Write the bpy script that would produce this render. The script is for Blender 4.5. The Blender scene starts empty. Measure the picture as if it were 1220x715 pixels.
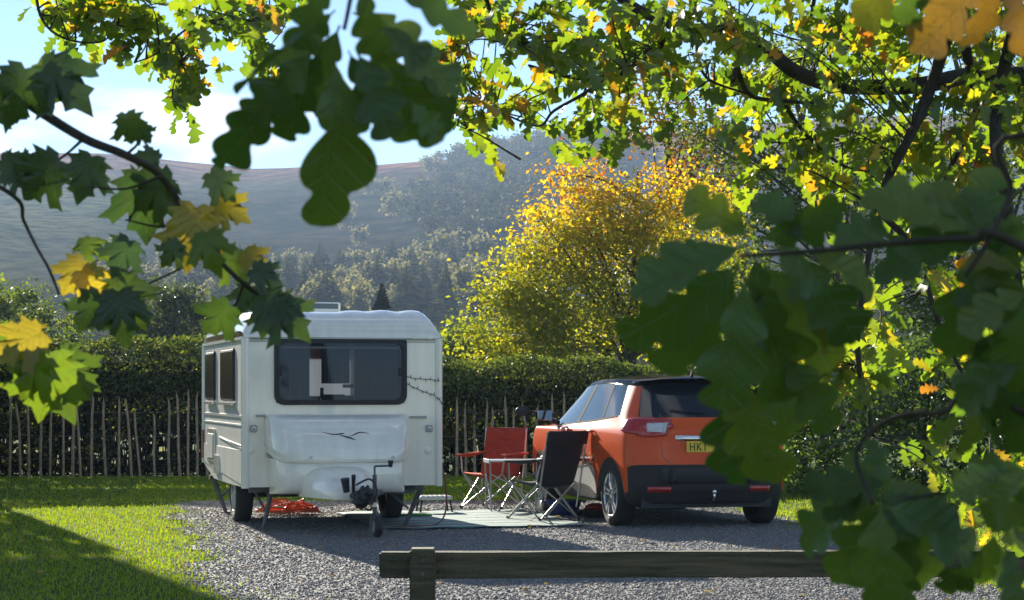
import bpy, bmesh, math, random
import numpy as np
from mathutils import Vector, Matrix, noise as mnoise
from mathutils.bvhtree import BVHTree

# ------------------------------------------------------------------ camera, sky, sun, exposure
F, CX, YH, H = 2370.0, 610.0, 465.0, 1.40      # focal length / horizon row in photograph pixels, eye height
sc = bpy.context.scene
col = sc.collection
rng = np.random.default_rng(7)
random.seed(7)
R = math.radians

cam_d = bpy.data.cameras.new('camera')
cam = bpy.data.objects.new('camera', cam_d)
col.objects.link(cam)
cam.location = (0, 0, H)
cam.rotation_euler = (R(90), 0, 0)
cam_d.sensor_width = 36
cam_d.lens = F / 1220 * 36
cam_d.shift_y = (YH - 357.5) / 1220
cam_d.clip_start = 0.05
cam_d.clip_end = 5000
cam_d.dof.use_dof = True
cam_d.dof.focus_distance = 20
cam_d.dof.aperture_fstop = 15
sc.camera = cam

SUN_EL, SUN_AZ = 19.2, -22.5                    # degrees; azimuth from +Y towards +X
world = bpy.data.worlds.new('World')
sc.world = world
world.use_nodes = True
wn = world.node_tree
wn.nodes.clear()
w_out = wn.nodes.new('ShaderNodeOutputWorld')
w_bg = wn.nodes.new('ShaderNodeBackground')
w_sky = wn.nodes.new('ShaderNodeTexSky')
w_sky.sky_type = 'NISHITA'
w_sky.sun_disc = False
w_sky.sun_elevation = R(SUN_EL)
w_sky.sun_rotation = R(SUN_AZ)
w_sky.air_density = 0.8
w_sky.dust_density = 0.0
w_sky.ozone_density = 3.0
# soft broken cloud over the whole sky
w_co = wn.nodes.new('ShaderNodeTexCoord')
w_map = wn.nodes.new('ShaderNodeMapping')
w_map.inputs['Scale'].default_value = (4.2, 4.2, 11.0)
w_map.inputs['Location'].default_value = (-0.74, 2.17, -2.19)
w_no = wn.nodes.new('ShaderNodeTexNoise')
w_no.inputs['Scale'].default_value = 1.0
w_no.inputs['Detail'].default_value = 9
w_no.inputs['Roughness'].default_value = 0.52
w_ra = wn.nodes.new('ShaderNodeValToRGB')
w_ra.color_ramp.elements[0].position = 0.56
w_ra.color_ramp.elements[1].position = 0.69
w_mix = wn.nodes.new('ShaderNodeMixRGB')
w_mix.inputs[2].default_value = (11.5, 11.6, 11.8, 1)
wn.links.new(w_co.outputs['Generated'], w_map.inputs[0])
wn.links.new(w_map.outputs[0], w_no.inputs[0])
wn.links.new(w_no.outputs[0], w_ra.inputs[0])
wn.links.new(w_ra.outputs[0], w_mix.inputs[0])
wn.links.new(w_sky.outputs[0], w_mix.inputs[1])
wn.links.new(w_mix.outputs[0], w_bg.inputs[0])
w_bg.inputs[1].default_value = 0.058
wn.links.new(w_bg.outputs[0], w_out.inputs[0])

sun_d = bpy.data.lights.new('sun', 'SUN')
sun_d.energy = 5.0
sun_d.angle = R(0.55)
sun_d.color = (1.0, 0.92, 0.78)
sun = bpy.data.objects.new('sun', sun_d)
col.objects.link(sun)
SUNV = Vector((math.sin(R(SUN_AZ)) * math.cos(R(SUN_EL)), math.cos(R(SUN_AZ)) * math.cos(R(SUN_EL)), math.sin(R(SUN_EL))))
sun.rotation_euler = SUNV.to_track_quat('Z', 'Y').to_euler()
sun.location = SUNV * 60

sc.view_settings.view_transform = 'Standard'
sc.view_settings.look = 'None'
sc.view_settings.exposure = 1.5
sc.view_settings.gamma = 1
sc.cycles.use_denoising = True
sc.cycles.max_bounces = 8
sc.cycles.diffuse_bounces = 3
sc.cycles.glossy_bounces = 3
sc.cycles.transmission_bounces = 6
sc.cycles.transparent_max_bounces = 12
sc.cycles.volume_bounces = 0
sc.cycles.caustics_reflective = False
sc.cycles.caustics_refractive = False
sc.cycles.sample_clamp_indirect = 6

# ------------------------------------------------------------------ helpers
def P(px, py, d):
    """photograph pixel + distance along the view axis -> point in the place"""
    return Vector(((px - CX) / F * d, d, H + (YH - py) / F * d))

def gz(y):
    """height of the pitch: flat, rising a little towards the hedge bank"""
    t = min(max((y - 23.0) / 5.5, 0), 1)
    return 0.15 * t * t * (3 - 2 * t)

def tag(o, label=None, cat=None, group=None, kind=None):
    if label: o['label'] = label
    if cat: o['category'] = cat
    if group: o['group'] = group
    if kind: o['kind'] = kind
    return o

def empty(name, loc=(0, 0, 0), rz=0.0):
    o = bpy.data.objects.new(name, None)
    o.empty_display_size = 0.2
    col.objects.link(o)
    o.location = loc
    o.rotation_euler = (0, 0, rz)
    return o

def link(name, me, mats=None, parent=None):
    o = bpy.data.objects.new(name, me)
    col.objects.link(o)
    if mats is not None and len(me.materials) == 0:
        for m in (mats if isinstance(mats, (list, tuple)) else [mats]):
            me.materials.append(m)
    if parent is not None:
        o.parent = parent
    return o

def obj(name, bm, mat, parent=None, smooth=False, auto=None):
    bmesh.ops.recalc_face_normals(bm, faces=bm.faces)
    me = bpy.data.meshes.new(name)
    bm.to_mesh(me)
    bm.free()
    if smooth:
        me.polygons.foreach_set('use_smooth', np.ones(len(me.polygons), bool))
        if auto:
            me.set_sharp_from_angle(angle=R(auto))
    return link(name, me, mat, parent)

def mesh_np(name, V, faces, smooth=False, rnd=None):
    """V (n,3) array, faces (m,k) array of equal sized polygons"""
    V = np.asarray(V, np.float32); faces = np.asarray(faces, np.int32)
    k = faces.shape[1]
    me = bpy.data.meshes.new(name)
    me.vertices.add(len(V)); me.vertices.foreach_set('co', V.ravel())
    me.loops.add(faces.size); me.loops.foreach_set('vertex_index', faces.ravel())
    me.polygons.add(len(faces))
    me.polygons.foreach_set('loop_start', np.arange(0, faces.size, k, dtype=np.int32))
    me.polygons.foreach_set('loop_total', np.full(len(faces), k, np.int32))
    if smooth:
        me.polygons.foreach_set('use_smooth', np.ones(len(faces), bool))
    me.update(calc_edges=True)
    if rnd is not None:
        a = me.attributes.new('rnd', 'FLOAT', 'POINT')
        a.data.foreach_set('value', np.asarray(rnd, np.float32))
    return me

def box(bm, x0, x1, y0, y1, z0, z1, bevel=0.0, seg=2):
    r = bmesh.ops.create_cube(bm, size=1)
    vs = r['verts']
    for v in vs:
        v.co = Vector((x0 + (v.co.x + .5) * (x1 - x0), y0 + (v.co.y + .5) * (y1 - y0), z0 + (v.co.z + .5) * (z1 - z0)))
    if bevel > 0:
        es = set()
        for v in vs: es.update(v.link_edges)
        r2 = bmesh.ops.bevel(bm, geom=list(es), offset=bevel, segments=seg, profile=.5, affect='EDGES')
        return r2['verts']
    return vs

def frame_from(d, up=Vector((0, 0, 1))):
    d = d.normalized()
    a = d.cross(up)
    if a.length < 1e-4: a = d.cross(Vector((1, 0, 0)))
    a.normalize()
    return a, a.cross(d).normalized()

def tube(bm, pts, rad, seg=8, cap=True):
    pts = [Vector(p) for p in pts]
    n = len(pts)
    rads = rad if isinstance(rad, (list, tuple)) else [rad] * n
    rings = []
    ref = None
    for i, p in enumerate(pts):
        d = (pts[min(i + 1, n - 1)] - pts[max(i - 1, 0)])
        if d.length < 1e-7: d = Vector((0, 0, 1))
        if ref is None:
            a, b = frame_from(d)
        else:
            a = ref - d.normalized() * ref.dot(d.normalized())
            if a.length < 1e-5: a, _ = frame_from(d)
            a.normalize(); b = a.cross(d.normalized()).normalized()
        ref = a
        ring = [bm.verts.new(p + (a * math.cos(2 * math.pi * k / seg) + b * math.sin(2 * math.pi * k / seg)) * rads[i]) for k in range(seg)]
        rings.append(ring)
    for i in range(n - 1):
        for k in range(seg):
            bm.faces.new((rings[i][k], rings[i][(k + 1) % seg], rings[i + 1][(k + 1) % seg], rings[i + 1][k]))
    if cap:
        bm.faces.new(rings[0][::-1]); bm.faces.new(rings[-1])

def curve_pts(pts, n=8):
    """Catmull-Rom through points"""
    pts = [Vector(p) for p in pts]
    out = []
    q = [pts[0] * 2 - pts[1]] + pts + [pts[-1] * 2 - pts[-2]]
    for i in range(1, len(q) - 2):
        p0, p1, p2, p3 = q[i - 1], q[i], q[i + 1], q[i + 2]
        for k in range(n):
            t = k / n
            out.append(.5 * ((2 * p1) + (p2 - p0) * t + (2 * p0 - 5 * p1 + 4 * p2 - p3) * t * t + (3 * p1 - p0 - 3 * p2 + p3) * t ** 3))
    out.append(pts[-1])
    return out

def lathe(bm, prof, center, axis='x', seg=32, close=False):
    """prof: (r, a) pairs revolved round axis through center"""
    rings = []
    for r, a in prof:
        ring = []
        for k in range(seg):
            t = 2 * math.pi * k / seg
            if axis == 'x': p = Vector((a, r * math.cos(t), r * math.sin(t)))
            elif axis == 'y': p = Vector((r * math.cos(t), a, r * math.sin(t)))
            else: p = Vector((r * math.cos(t), r * math.sin(t), a))
            ring.append(bm.verts.new(p + Vector(center)))
        rings.append(ring)
    m = len(rings)
    for i in range(m if close else m - 1):
        for k in range(seg):
            bm.faces.new((rings[i][k], rings[i][(k + 1) % seg], rings[(i + 1) % m][(k + 1) % seg], rings[(i + 1) % m][k]))
    return rings

def grid_bm(bm, rows):
    """rows: list of lists of points"""
    vv = [[bm.verts.new(p) for p in r] for r in rows]
    for i in range(len(vv) - 1):
        for j in range(len(vv[0]) - 1):
            bm.faces.new((vv[i][j], vv[i][j + 1], vv[i + 1][j + 1], vv[i + 1][j]))
    return vv

def solidify(o, t, offset=-1):
    m = o.modifiers.new('thickness', 'SOLIDIFY'); m.thickness = t; m.offset = offset
    return o

def bevel_mod(o, w, seg=2):
    m = o.modifiers.new('edges', 'BEVEL'); m.width = w; m.segments = seg; m.limit_method = 'ANGLE'; m.angle_limit = R(35)
    m.harden_normals = False
    return o

# ------------------------------------------------------------------ materials
def nodes_of(m):
    m.use_nodes = True
    nt = m.node_tree
    return nt, nt.nodes, nt.links

def mat(name, c, rough=.5, metal=0.0, var=0.0, vscale=6.0, bump=0.0, bscale=60.0, coat=0.0, c2=None, spec=.5, emit=None, streak=False):
    m = bpy.data.materials.new(name)
    nt, N, L = nodes_of(m)
    b = N['Principled BSDF']
    b.inputs['Base Color'].default_value = (*c, 1)
    b.inputs['Roughness'].default_value = rough
    b.inputs['Metallic'].default_value = metal
    b.inputs['Coat Weight'].default_value = coat
    b.inputs['Coat Roughness'].default_value = .04
    b.inputs['Specular IOR Level'].default_value = spec
    tc = N.new('ShaderNodeTexCoord')
    if var > 0 or c2 is not None:
        n = N.new('ShaderNodeTexNoise'); n.inputs['Scale'].default_value = vscale; n.inputs['Detail'].default_value = 6
        n.inputs['Roughness'].default_value = .62
        if streak:      # rain streaks run down the panel
            mp = N.new('ShaderNodeMapping'); mp.inputs['Scale'].default_value = streak if isinstance(streak, tuple) else (1, 1, .12)
            L.new(tc.outputs['Object'], mp.inputs[0]); L.new(mp.outputs[0], n.inputs['Vector'])
        else:
            L.new(tc.outputs['Object'], n.inputs['Vector'])
        rp = N.new('ShaderNodeValToRGB')
        rp.color_ramp.elements[0].position = .36; rp.color_ramp.elements[1].position = .64
        ca = c2 if c2 is not None else tuple(x * (1 - var) for x in c)
        cb = c if c2 is not None else tuple(min(x * (1 + var), 1) for x in c)
        rp.color_ramp.elements[0].color = (*ca, 1); rp.color_ramp.elements[1].color = (*cb, 1)
        L.new(n.outputs[0], rp.inputs[0]); L.new(rp.outputs[0], b.inputs['Base Color'])
        mr = N.new('ShaderNodeMath'); mr.operation = 'MULTIPLY_ADD'
        mr.inputs[1].default_value = .25 * max(var, .1); mr.inputs[2].default_value = rough - .12 * max(var, .1)
        L.new(n.outputs[0], mr.inputs[0]); L.new(mr.outputs[0], b.inputs['Roughness'])
    if bump > 0:
        n2 = N.new('ShaderNodeTexNoise'); n2.inputs['Scale'].default_value = bscale; n2.inputs['Detail'].default_value = 4
        L.new(tc.outputs['Object'], n2.inputs['Vector'])
        bp = N.new('ShaderNodeBump'); bp.inputs['Strength'].default_value = bump; bp.inputs['Distance'].default_value = .01
        L.new(n2.outputs[0], bp.inputs['Height']); L.new(bp.outputs[0], b.inputs['Normal'])
    if emit:
        b.inputs['Emission Color'].default_value = (*emit[:3], 1); b.inputs['Emission Strength'].default_value = emit[3]
    return m

def leaf_mat(name, stops, use_attr=True, trans=.5, gloss=.06, rough=.38, blotch=0.0, blotch_col=(.12, .06, .015), tmul=(1.25, 1.2, .7), near=False):
    """stops: list of (position, colour) picked by a per-leaf random number; light passes through the blade"""
    m = bpy.data.materials.new(name)
    nt, N, L = nodes_of(m)
    N.remove(N['Principled BSDF'])
    out = N['Material Output']
    if use_attr:
        a = N.new('ShaderNodeAttribute'); a.attribute_name = 'rnd'; src = a.outputs['Fac']
    else:
        a = N.new('ShaderNodeObjectInfo'); src = a.outputs['Random']
    rp = N.new('ShaderNodeValToRGB')
    el = rp.color_ramp.elements
    while len(el) < len(stops): el.new(.5)
    for e, (p, c) in zip(el, stops):
        e.position = p; e.color = (*c, 1)
    L.new(src, rp.inputs[0])
    colr = rp.outputs[0]
    tc = N.new('ShaderNodeTexCoord')
    if blotch > 0:
        n = N.new('ShaderNodeTexNoise'); n.inputs['Scale'].default_value = 22 if near else 3; n.inputs['Detail'].default_value = 5
        L.new(tc.outputs['Object'], n.inputs['Vector'])
        r2 = N.new('ShaderNodeValToRGB'); r2.color_ramp.elements[0].position = .62 - blotch * .12; r2.color_ramp.elements[1].position = .72
        L.new(n.outputs[0], r2.inputs[0])
        mx = N.new('ShaderNodeMixRGB'); mx.inputs[2].default_value = (*blotch_col, 1)
        L.new(r2.outputs[0], mx.inputs[0]); L.new(colr, mx.inputs[1]); colr = mx.outputs[0]
    bump_out = None
    if near:   # veins: paler ribs running from the midrib, plus fine blade relief
        sep = N.new('ShaderNodeSeparateXYZ'); L.new(tc.outputs['Object'], sep.inputs[0])
        ab = N.new('ShaderNodeMath'); ab.operation = 'ABSOLUTE'; L.new(sep.outputs[0], ab.inputs[0])
        ma = N.new('ShaderNodeMath'); ma.operation = 'MULTIPLY_ADD'; ma.inputs[1].default_value = -.75; L.new(ab.outputs[0], ma.inputs[0]); L.new(sep.outputs[1], ma.inputs[2])
        sn = N.new('ShaderNodeMath'); sn.operation = 'MULTIPLY'; sn.inputs[1].default_value = 2 * math.pi * 7.5; L.new(ma.outputs[0], sn.inputs[0])
        si = N.new('ShaderNodeMath'); si.operation = 'SINE'; L.new(sn.outputs[0], si.inputs[0])
        gt = N.new('ShaderNodeMapRange'); gt.inputs[1].default_value = .86; gt.inputs[2].default_value = 1.0; gt.inputs[3].default_value = 0; gt.inputs[4].default_value = 1
        L.new(si.outputs[0], gt.inputs[0])
        mid = N.new('ShaderNodeMapRange'); mid.inputs[1].default_value = .012; mid.inputs[2].default_value = .004; mid.inputs[3].default_value = 0; mid.inputs[4].default_value = 1
        L.new(ab.outputs[0], mid.inputs[0])
        mxv = N.new('ShaderNodeMath'); mxv.operation = 'MAXIMUM'; L.new(gt.outputs[0], mxv.inputs[0]); L.new(mid.outputs[0], mxv.inputs[1])
        vs_ = N.new('ShaderNodeMath'); vs_.operation = 'MULTIPLY'; vs_.inputs[1].default_value = .24; L.new(mxv.outputs[0], vs_.inputs[0])
        mv = N.new('ShaderNodeMixRGB'); mv.inputs[2].default_value = (.17, .22, .07, 1)
        L.new(vs_.outputs[0], mv.inputs[0]); L.new(colr, mv.inputs[1]); colr = mv.outputs[0]
        bp = N.new('ShaderNodeBump'); bp.inputs['Strength'].default_value = .5; bp.inputs['Distance'].default_value = .004; bp.invert = True
        L.new(mxv.outputs[0], bp.inputs['Height']); bump_out = bp.outputs[0]
    d = N.new('ShaderNodeBsdfDiffuse'); L.new(colr, d.inputs[0])
    t = N.new('ShaderNodeBsdfTranslucent')
    tm = N.new('ShaderNodeMixRGB'); tm.blend_type = 'MULTIPLY'; tm.inputs[0].default_value = 1
    tm.inputs[2].default_value = (*tmul, 1)
    L.new(colr, tm.inputs[1]); L.new(tm.outputs[0], t.inputs[0])
    ms = N.new('ShaderNodeMixShader'); ms.inputs[0].default_value = trans
    L.new(d.outputs[0], ms.inputs[1]); L.new(t.outputs[0], ms.inputs[2])
    g = N.new('ShaderNodeBsdfGlossy'); g.inputs['Roughness'].default_value = rough
    mg = N.new('ShaderNodeMixShader'); mg.inputs[0].default_value = gloss
    L.new(ms.outputs[0], mg.inputs[1]); L.new(g.outputs[0], mg.inputs[2])
    if bump_out is not None:
        for s in (d, t, g): L.new(bump_out, s.inputs['Normal'])
    L.new(mg.outputs[0], out.inputs['Surface'])
    return m

# ------------------------------------------------------------------ leaves
def oak_outline(n, lobes=4.0, depth=.55):
    """half-widths of a lobed, round-ended blade, widest past the middle"""
    out = []
    for i in range(n + 1):
        v = i / n
        if v < .09: out.append((v, .013)); continue
        t = (v - .09) / .91
        env = .285 * math.sin(math.pi * min(1, t ** 1.12 * .80 + .03)) ** .75 * math.sqrt(max(0, 1 - t ** 7))
        out.append((v, max(.0, env * (1 - depth + depth * abs(math.sin(math.pi * (lobes * t ** 1.05 + .02))) ** .55))))
    return out
OAK_W = oak_outline(36, 3.15, .62)
OAK_VAR = [oak_outline(36, l, d) for l, d in ((3.15, .70), (2.6, .66), (3.6, .62), (3.05, .76), (2.7, .74), (3.3, .64))]
OAK_W_LO = [(0, .012), (.12, .016), (.23, .15), (.31, .055), (.44, .23), (.53, .085), (.67, .29), (.76, .12), (.86, .20), (.95, .14), (1.0, .0)]

def oak_leaf(stations, curl=.25, droop=.2, skew=0.0, wmul=1.0, rs=0):
    """blade along +Y (base at 0, tip at 1), X across, Z the upper side"""
    r = random.Random(rs)
    V, Fc = [], []
    for v, w in stations:
        for sgn in (-1, 0, 1):
            ww = w * wmul * (1 + (.13 * math.sin(v * 7 + rs * 2.3 + sgn * 1.4) if sgn else 0)) * sgn
            vv = v + abs(ww) * .30
            x = ww + skew * math.sin(vv * 2.4)
            z = abs(ww) * curl - droop * vv * vv + .03 * math.sin(vv * 17 + sgn) * abs(ww) * 4
            V.append((x, vv, z))
    for i in range(len(stations) - 1):
        a = i * 3
        Fc.append((a, a + 1, a + 4, a + 3)); Fc.append((a + 1, a + 2, a + 5, a + 4))
    return np.array(V), np.array(Fc)

MAPLE = [(0, .02), (.10, -.05), (.30, -.04), (.25, .05), (.50, .13), (.36, .19), (.36, .27), (.47, .36), (.46, .45), (.66, .60),
         (.52, .63), (.45, .72), (.36, .66), (.25, .56), (.22, .70), (.29, .79), (.15, .82), (.09, .93), (0, 1.04)]

def maple_leaf(curl=.2, droop=.25, rs=0):
    r = random.Random(rs)
    right = [(x + r.uniform(-.02, .02) * (x > 0), y + r.uniform(-.02, .02) * (x > 0)) for x, y in MAPLE]
    left = [(-x * r.uniform(.93, 1.05), y + r.uniform(-.015, .015)) for x, y in MAPLE[1:-1]][::-1]
    out = right + left
    c = (0, .28)
    V = [(c[0], c[1], .03)]
    for x, y in out:      # mid ring then outline: lets the lobes bend
        mx, my = c[0] + (x - c[0]) * .55, c[1] + (y - c[1]) * .55
        V.append((mx, my, .02 - droop * .25 * (mx * mx + (my - .28) ** 2) + abs(mx) * curl * .4))
    for x, y in out:
        V.append((x, y, -droop * (x * x + (y - .28) ** 2) + abs(x) * curl))
    n = len(out)
    Fc = []
    for i in range(n):
        j = (i + 1) % n
        Fc.append((0, 1 + i, 1 + j)); Fc.append((1 + i, 1 + n + i, 1 + n + j)); Fc.append((1 + i, 1 + n + j, 1 + j))
    return np.array(V), np.array(Fc)

def rand_unit(n):
    v = rng.normal(size=(n, 3)); return v / np.linalg.norm(v, axis=1, keepdims=True)

def norm_rows(v):
    return v / np.maximum(np.linalg.norm(v, axis=1, keepdims=True), 1e-9)

def leaf_cloud(name, pts, axes, normals, sizes, tmpl, rnd=None):
    """one mesh of many leaves: template verts (x across, y along, z normal)"""
    TV, TF = tmpl
    y = norm_rows(axes)
    x = norm_rows(np.cross(y, normals)); z = np.cross(x, y)
    s = sizes[:, None, None]
    V = pts[:, None, :] + s * (TV[None, :, 0:1] * x[:, None, :] + TV[None, :, 1:2] * y[:, None, :] + TV[None, :, 2:3] * z[:, None, :])
    n, k = len(pts), len(TV)
    Fc = (TF[None] + (np.arange(n) * k)[:, None, None]).reshape(-1, TF.shape[1])
    if rnd is None: rnd = rng.random(n)
    return mesh_np(name, V.reshape(-1, 3), Fc, rnd=np.repeat(rnd, k))

SMALL_LEAF = (np.array([(0, 0, 0), (-.3, .45, .10), (.3, .45, .10), (0, 1, -.05)]), np.array([(0, 2, 1), (1, 2, 3)]))

def place_leaf(name, me, base, tip, normal, parent, scale=1.0):
    """leaf object from base to tip, its upper side towards normal"""
    d = (tip - base); ln = d.length * scale
    y = d.normalized(); x = y.cross(normal).normalized(); z = x.cross(y)
    o = bpy.data.objects.new(name, me); col.objects.link(o); o.parent = parent
    inv = parent.matrix_world.inverted() if parent else Matrix()
    M = Matrix(((x.x, y.x, z.x, base.x), (x.y, y.y, z.y, base.y), (x.z, y.z, z.z, base.z), (0, 0, 0, 1)))
    o.matrix_parent_inverse = Matrix()
    o.matrix_basis = Matrix.Translation(-Vector(parent.location)) @ M @ Matrix.Diagonal((ln, ln, ln, 1))
    return o
# ------------------------------------------------------------------ the setting: ground, gravel, hill
def ground_material():
    m = bpy.data.materials.new('lawn_soil'); nt, N, L = nodes_of(m); b = N['Principled BSDF']
    tc = N.new('ShaderNodeTexCoord')
    n = N.new('ShaderNodeTexNoise'); n.inputs['Scale'].default_value = 1.3; n.inputs['Detail'].default_value = 8
    L.new(tc.outputs['Object'], n.inputs[0])
    r = N.new('ShaderNodeValToRGB'); r.color_ramp.elements[0].position = .35; r.color_ramp.elements[1].position = .68
    r.color_ramp.elements[0].color = (.035, .075, .012, 1); r.color_ramp.elements[1].color = (.075, .12, .02, 1)
    L.new(n.outputs[0], r.inputs[0]); L.new(r.outputs[0], b.inputs['Base Color'])
    b.inputs['Roughness'].default_value = 1.0; b.inputs['Specular IOR Level'].default_value = .1
    n2 = N.new('ShaderNodeTexNoise'); n2.inputs['Scale'].default_value = 60; n2.inputs['Detail'].default_value = 5
    L.new(tc.outputs['Object'], n2.inputs[0])
    bp = N.new('ShaderNodeBump'); bp.inputs['Strength'].default_value = .6; bp.inputs['Distance'].default_value = .03
    L.new(n2.outputs[0], bp.inputs['Height']); L.new(bp.outputs[0], b.inputs['Normal'])
    return m

def sheet(name, xs, ys, zf, mt):
    X, Y = np.meshgrid(xs, ys)
    Z = np.vectorize(zf)(X, Y)
    V = np.stack([X, Y, Z], -1).reshape(-1, 3)
    nx = len(xs); idx = np.arange(len(V)).reshape(len(ys), nx)
    Fc = np.stack([idx[:-1, :-1], idx[:-1, 1:], idx[1:, 1:], idx[1:, :-1]], -1).reshape(-1, 4)
    return link(name, mesh_np(name, V, Fc, smooth=True), mt)

lawn = ground_material()
g = sheet('ground', np.linspace(-70, 70, 57), np.concatenate([np.linspace(-50, 8, 12), np.linspace(9, 30, 64), np.linspace(33, 64, 10)]),
          lambda x, y: gz(y) - .004, lawn)
tag(g, 'mown green lawn of the camping pitch', 'lawn', kind='structure')

# gravel: its edge wanders, so the sheet is a polygon strip with an uneven outline
def gx_left(y):
    pts = [(6, -1.3), (12, -1.75), (13.5, -1.8), (14.5, -2.35), (16.5, -2.55), (18.5, -2.95), (20, -3.25), (22, -3.75), (24.6, -4.0)]
    return float(np.interp(y, [p[0] for p in pts], [p[1] for p in pts])) + .10 * math.sin(y * 3.1) + .06 * math.sin(y * 7.7 + 1)
def gx_right(y):
    pts = [(6, 4.6), (13, 3.3), (16, 3.5), (19, 3.2), (21, 2.95), (24.6, 2.6)]
    return float(np.interp(y, [p[0] for p in pts], [p[1] for p in pts])) + .12 * math.sin(y * 2.3 + 2) + .05 * math.sin(y * 8.1)
GY0, GY1 = 5.5, 24.55
def gravel_material():
    m = bpy.data.materials.new('gravel_bed'); nt, N, L = nodes_of(m); b = N['Principled BSDF']
    tc = N.new('ShaderNodeTexCoord')
    v = N.new('ShaderNodeTexVoronoi'); v.inputs['Scale'].default_value = 42
    L.new(tc.outputs['Object'], v.inputs[0])
    r = N.new('ShaderNodeValToRGB')
    e = r.color_ramp.elements; e[0].color = (.13, .13, .13, 1); e[1].color = (.24, .235, .23, 1)
    sp = N.new('ShaderNodeSeparateColor'); L.new(v.outputs['Color'], sp.inputs[0])
    L.new(sp.outputs[0], r.inputs[0])
    n = N.new('ShaderNodeTexNoise'); n.inputs['Scale'].default_value = .9; n.inputs['Detail'].default_value = 6
    L.new(tc.outputs['Object'], n.inputs[0])
    r2 = N.new('ShaderNodeValToRGB'); r2.color_ramp.elements[0].color = (.75, .74, .72, 1); r2.color_ramp.elements[1].color = (1.1, 1.1, 1.1, 1)
    L.new(n.outputs[0], r2.inputs[0])
    mx = N.new('ShaderNodeMixRGB'); mx.blend_type = 'MULTIPLY'; mx.inputs[0].default_value = 1
    L.new(r.outputs[0], mx.inputs[1]); L.new(r2.outputs[0], mx.inputs[2]); L.new(mx.outputs[0], b.inputs['Base Color'])
    bp = N.new('ShaderNodeBump'); bp.inputs['Strength'].default_value = 1; bp.inputs['Distance'].default_value = .012; bp.invert = True
    L.new(v.outputs['Distance'], bp.inputs['Height']); L.new(bp.outputs[0], b.inputs['Normal'])
    b.inputs['Roughness'].default_value = .85
    return m
bm = bmesh.new()
ys = np.linspace(GY0, GY1, 150)
rows = []
for y in ys:
    a, b_ = gx_left(y), gx_right(y)
    rows.append([Vector((a + (b_ - a) * t, y, gz(y) + .004)) for t in np.linspace(0, 1, 13)])
grid_bm(bm, rows)
gv = obj('gravel', bm, gravel_material(), smooth=True)
tag(gv, 'grey gravel hardstanding under the caravan and car', 'gravel', kind='structure')

# loose stones, real geometry in one sheet
def stones(n):
    y = 12.6 + (24.6 - 12.6) * rng.random(n) ** 1.15
    l = np.array([gx_left(t) for t in y]); r_ = np.array([gx_right(t) for t in y])
    u = rng.random(n); x = l - .25 + (r_ - l + .5) * u
    edge = np.minimum(x - l, r_ - x)
    keep = (edge > -.05) | (rng.random(n) < np.exp(edge / .09))
    x, y = x[keep], y[keep]; n = len(x)
    s = rng.uniform(.005, .0105, n) * (1 + .7 * (rng.random(n) > .95))
    base = np.array([(1, 0, 0), (-1, 0, 0), (0, 1, 0), (0, -1, 0), (0, 0, 1), (0, 0, -1)], float)
    TF = np.array([(0, 2, 4), (2, 1, 4), (1, 3, 4), (3, 0, 4), (2, 0, 5), (1, 2, 5), (3, 1, 5), (0, 3, 5)])
    jit = base[None] * (1 + rng.uniform(-.35, .35, (n, 6, 1))) + rng.uniform(-.3, .3, (n, 6, 3))
    th = rng.random(n) * 6.28; c, si = np.cos(th), np.sin(th)
    asp = np.stack([rng.uniform(.9, 1.5, n), rng.uniform(.7, 1.1, n), rng.uniform(.5, .8, n)], -1)
    jit = jit * asp[:, None, :]
    V = np.empty_like(jit)
    V[..., 0] = c[:, None] * jit[..., 0] - si[:, None] * jit[..., 1]
    V[..., 1] = si[:, None] * jit[..., 0] + c[:, None] * jit[..., 1]
    V[..., 2] = jit[..., 2]
    z = np.array([gz(t) for t in y]) + .004 + s * .35
    V = V * s[:, None, None] + np.stack([x, y, z], -1)[:, None, :]
    Fc = (TF[None] + (np.arange(n) * 6)[:, None, None]).reshape(-1, 3)
    return mesh_np('gravel_stones', V.reshape(-1, 3), Fc, rnd=np.repeat(rng.random(n), 6))
def attr_mat(name, stops, rough=.8):
    m = bpy.data.materials.new(name); nt, N, L = nodes_of(m); b = N['Principled BSDF']
    a = N.new('ShaderNodeAttribute'); a.attribute_name = 'rnd'
    r = N.new('ShaderNodeValToRGB'); el = r.color_ramp.elements
    while len(el) < len(stops): el.new(.5)
    for e, (p, c) in zip(el, stops): e.position = p; e.color = (*c, 1)
    L.new(a.outputs['Fac'], r.inputs[0]); L.new(r.outputs[0], b.inputs['Base Color'])
    b.inputs['Roughness'].default_value = rough
    return m
st = link('gravel_stones', stones(92000), attr_mat('stone', [(0, (.14, .138, .135)), (.4, (.19, .187, .183)), (.9, (.255, .25, .24)), (1, (.40, .37, .32))]))
tag(st, 'loose grey chippings strewn over the hardstanding', 'chippings', kind='stuff')

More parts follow.
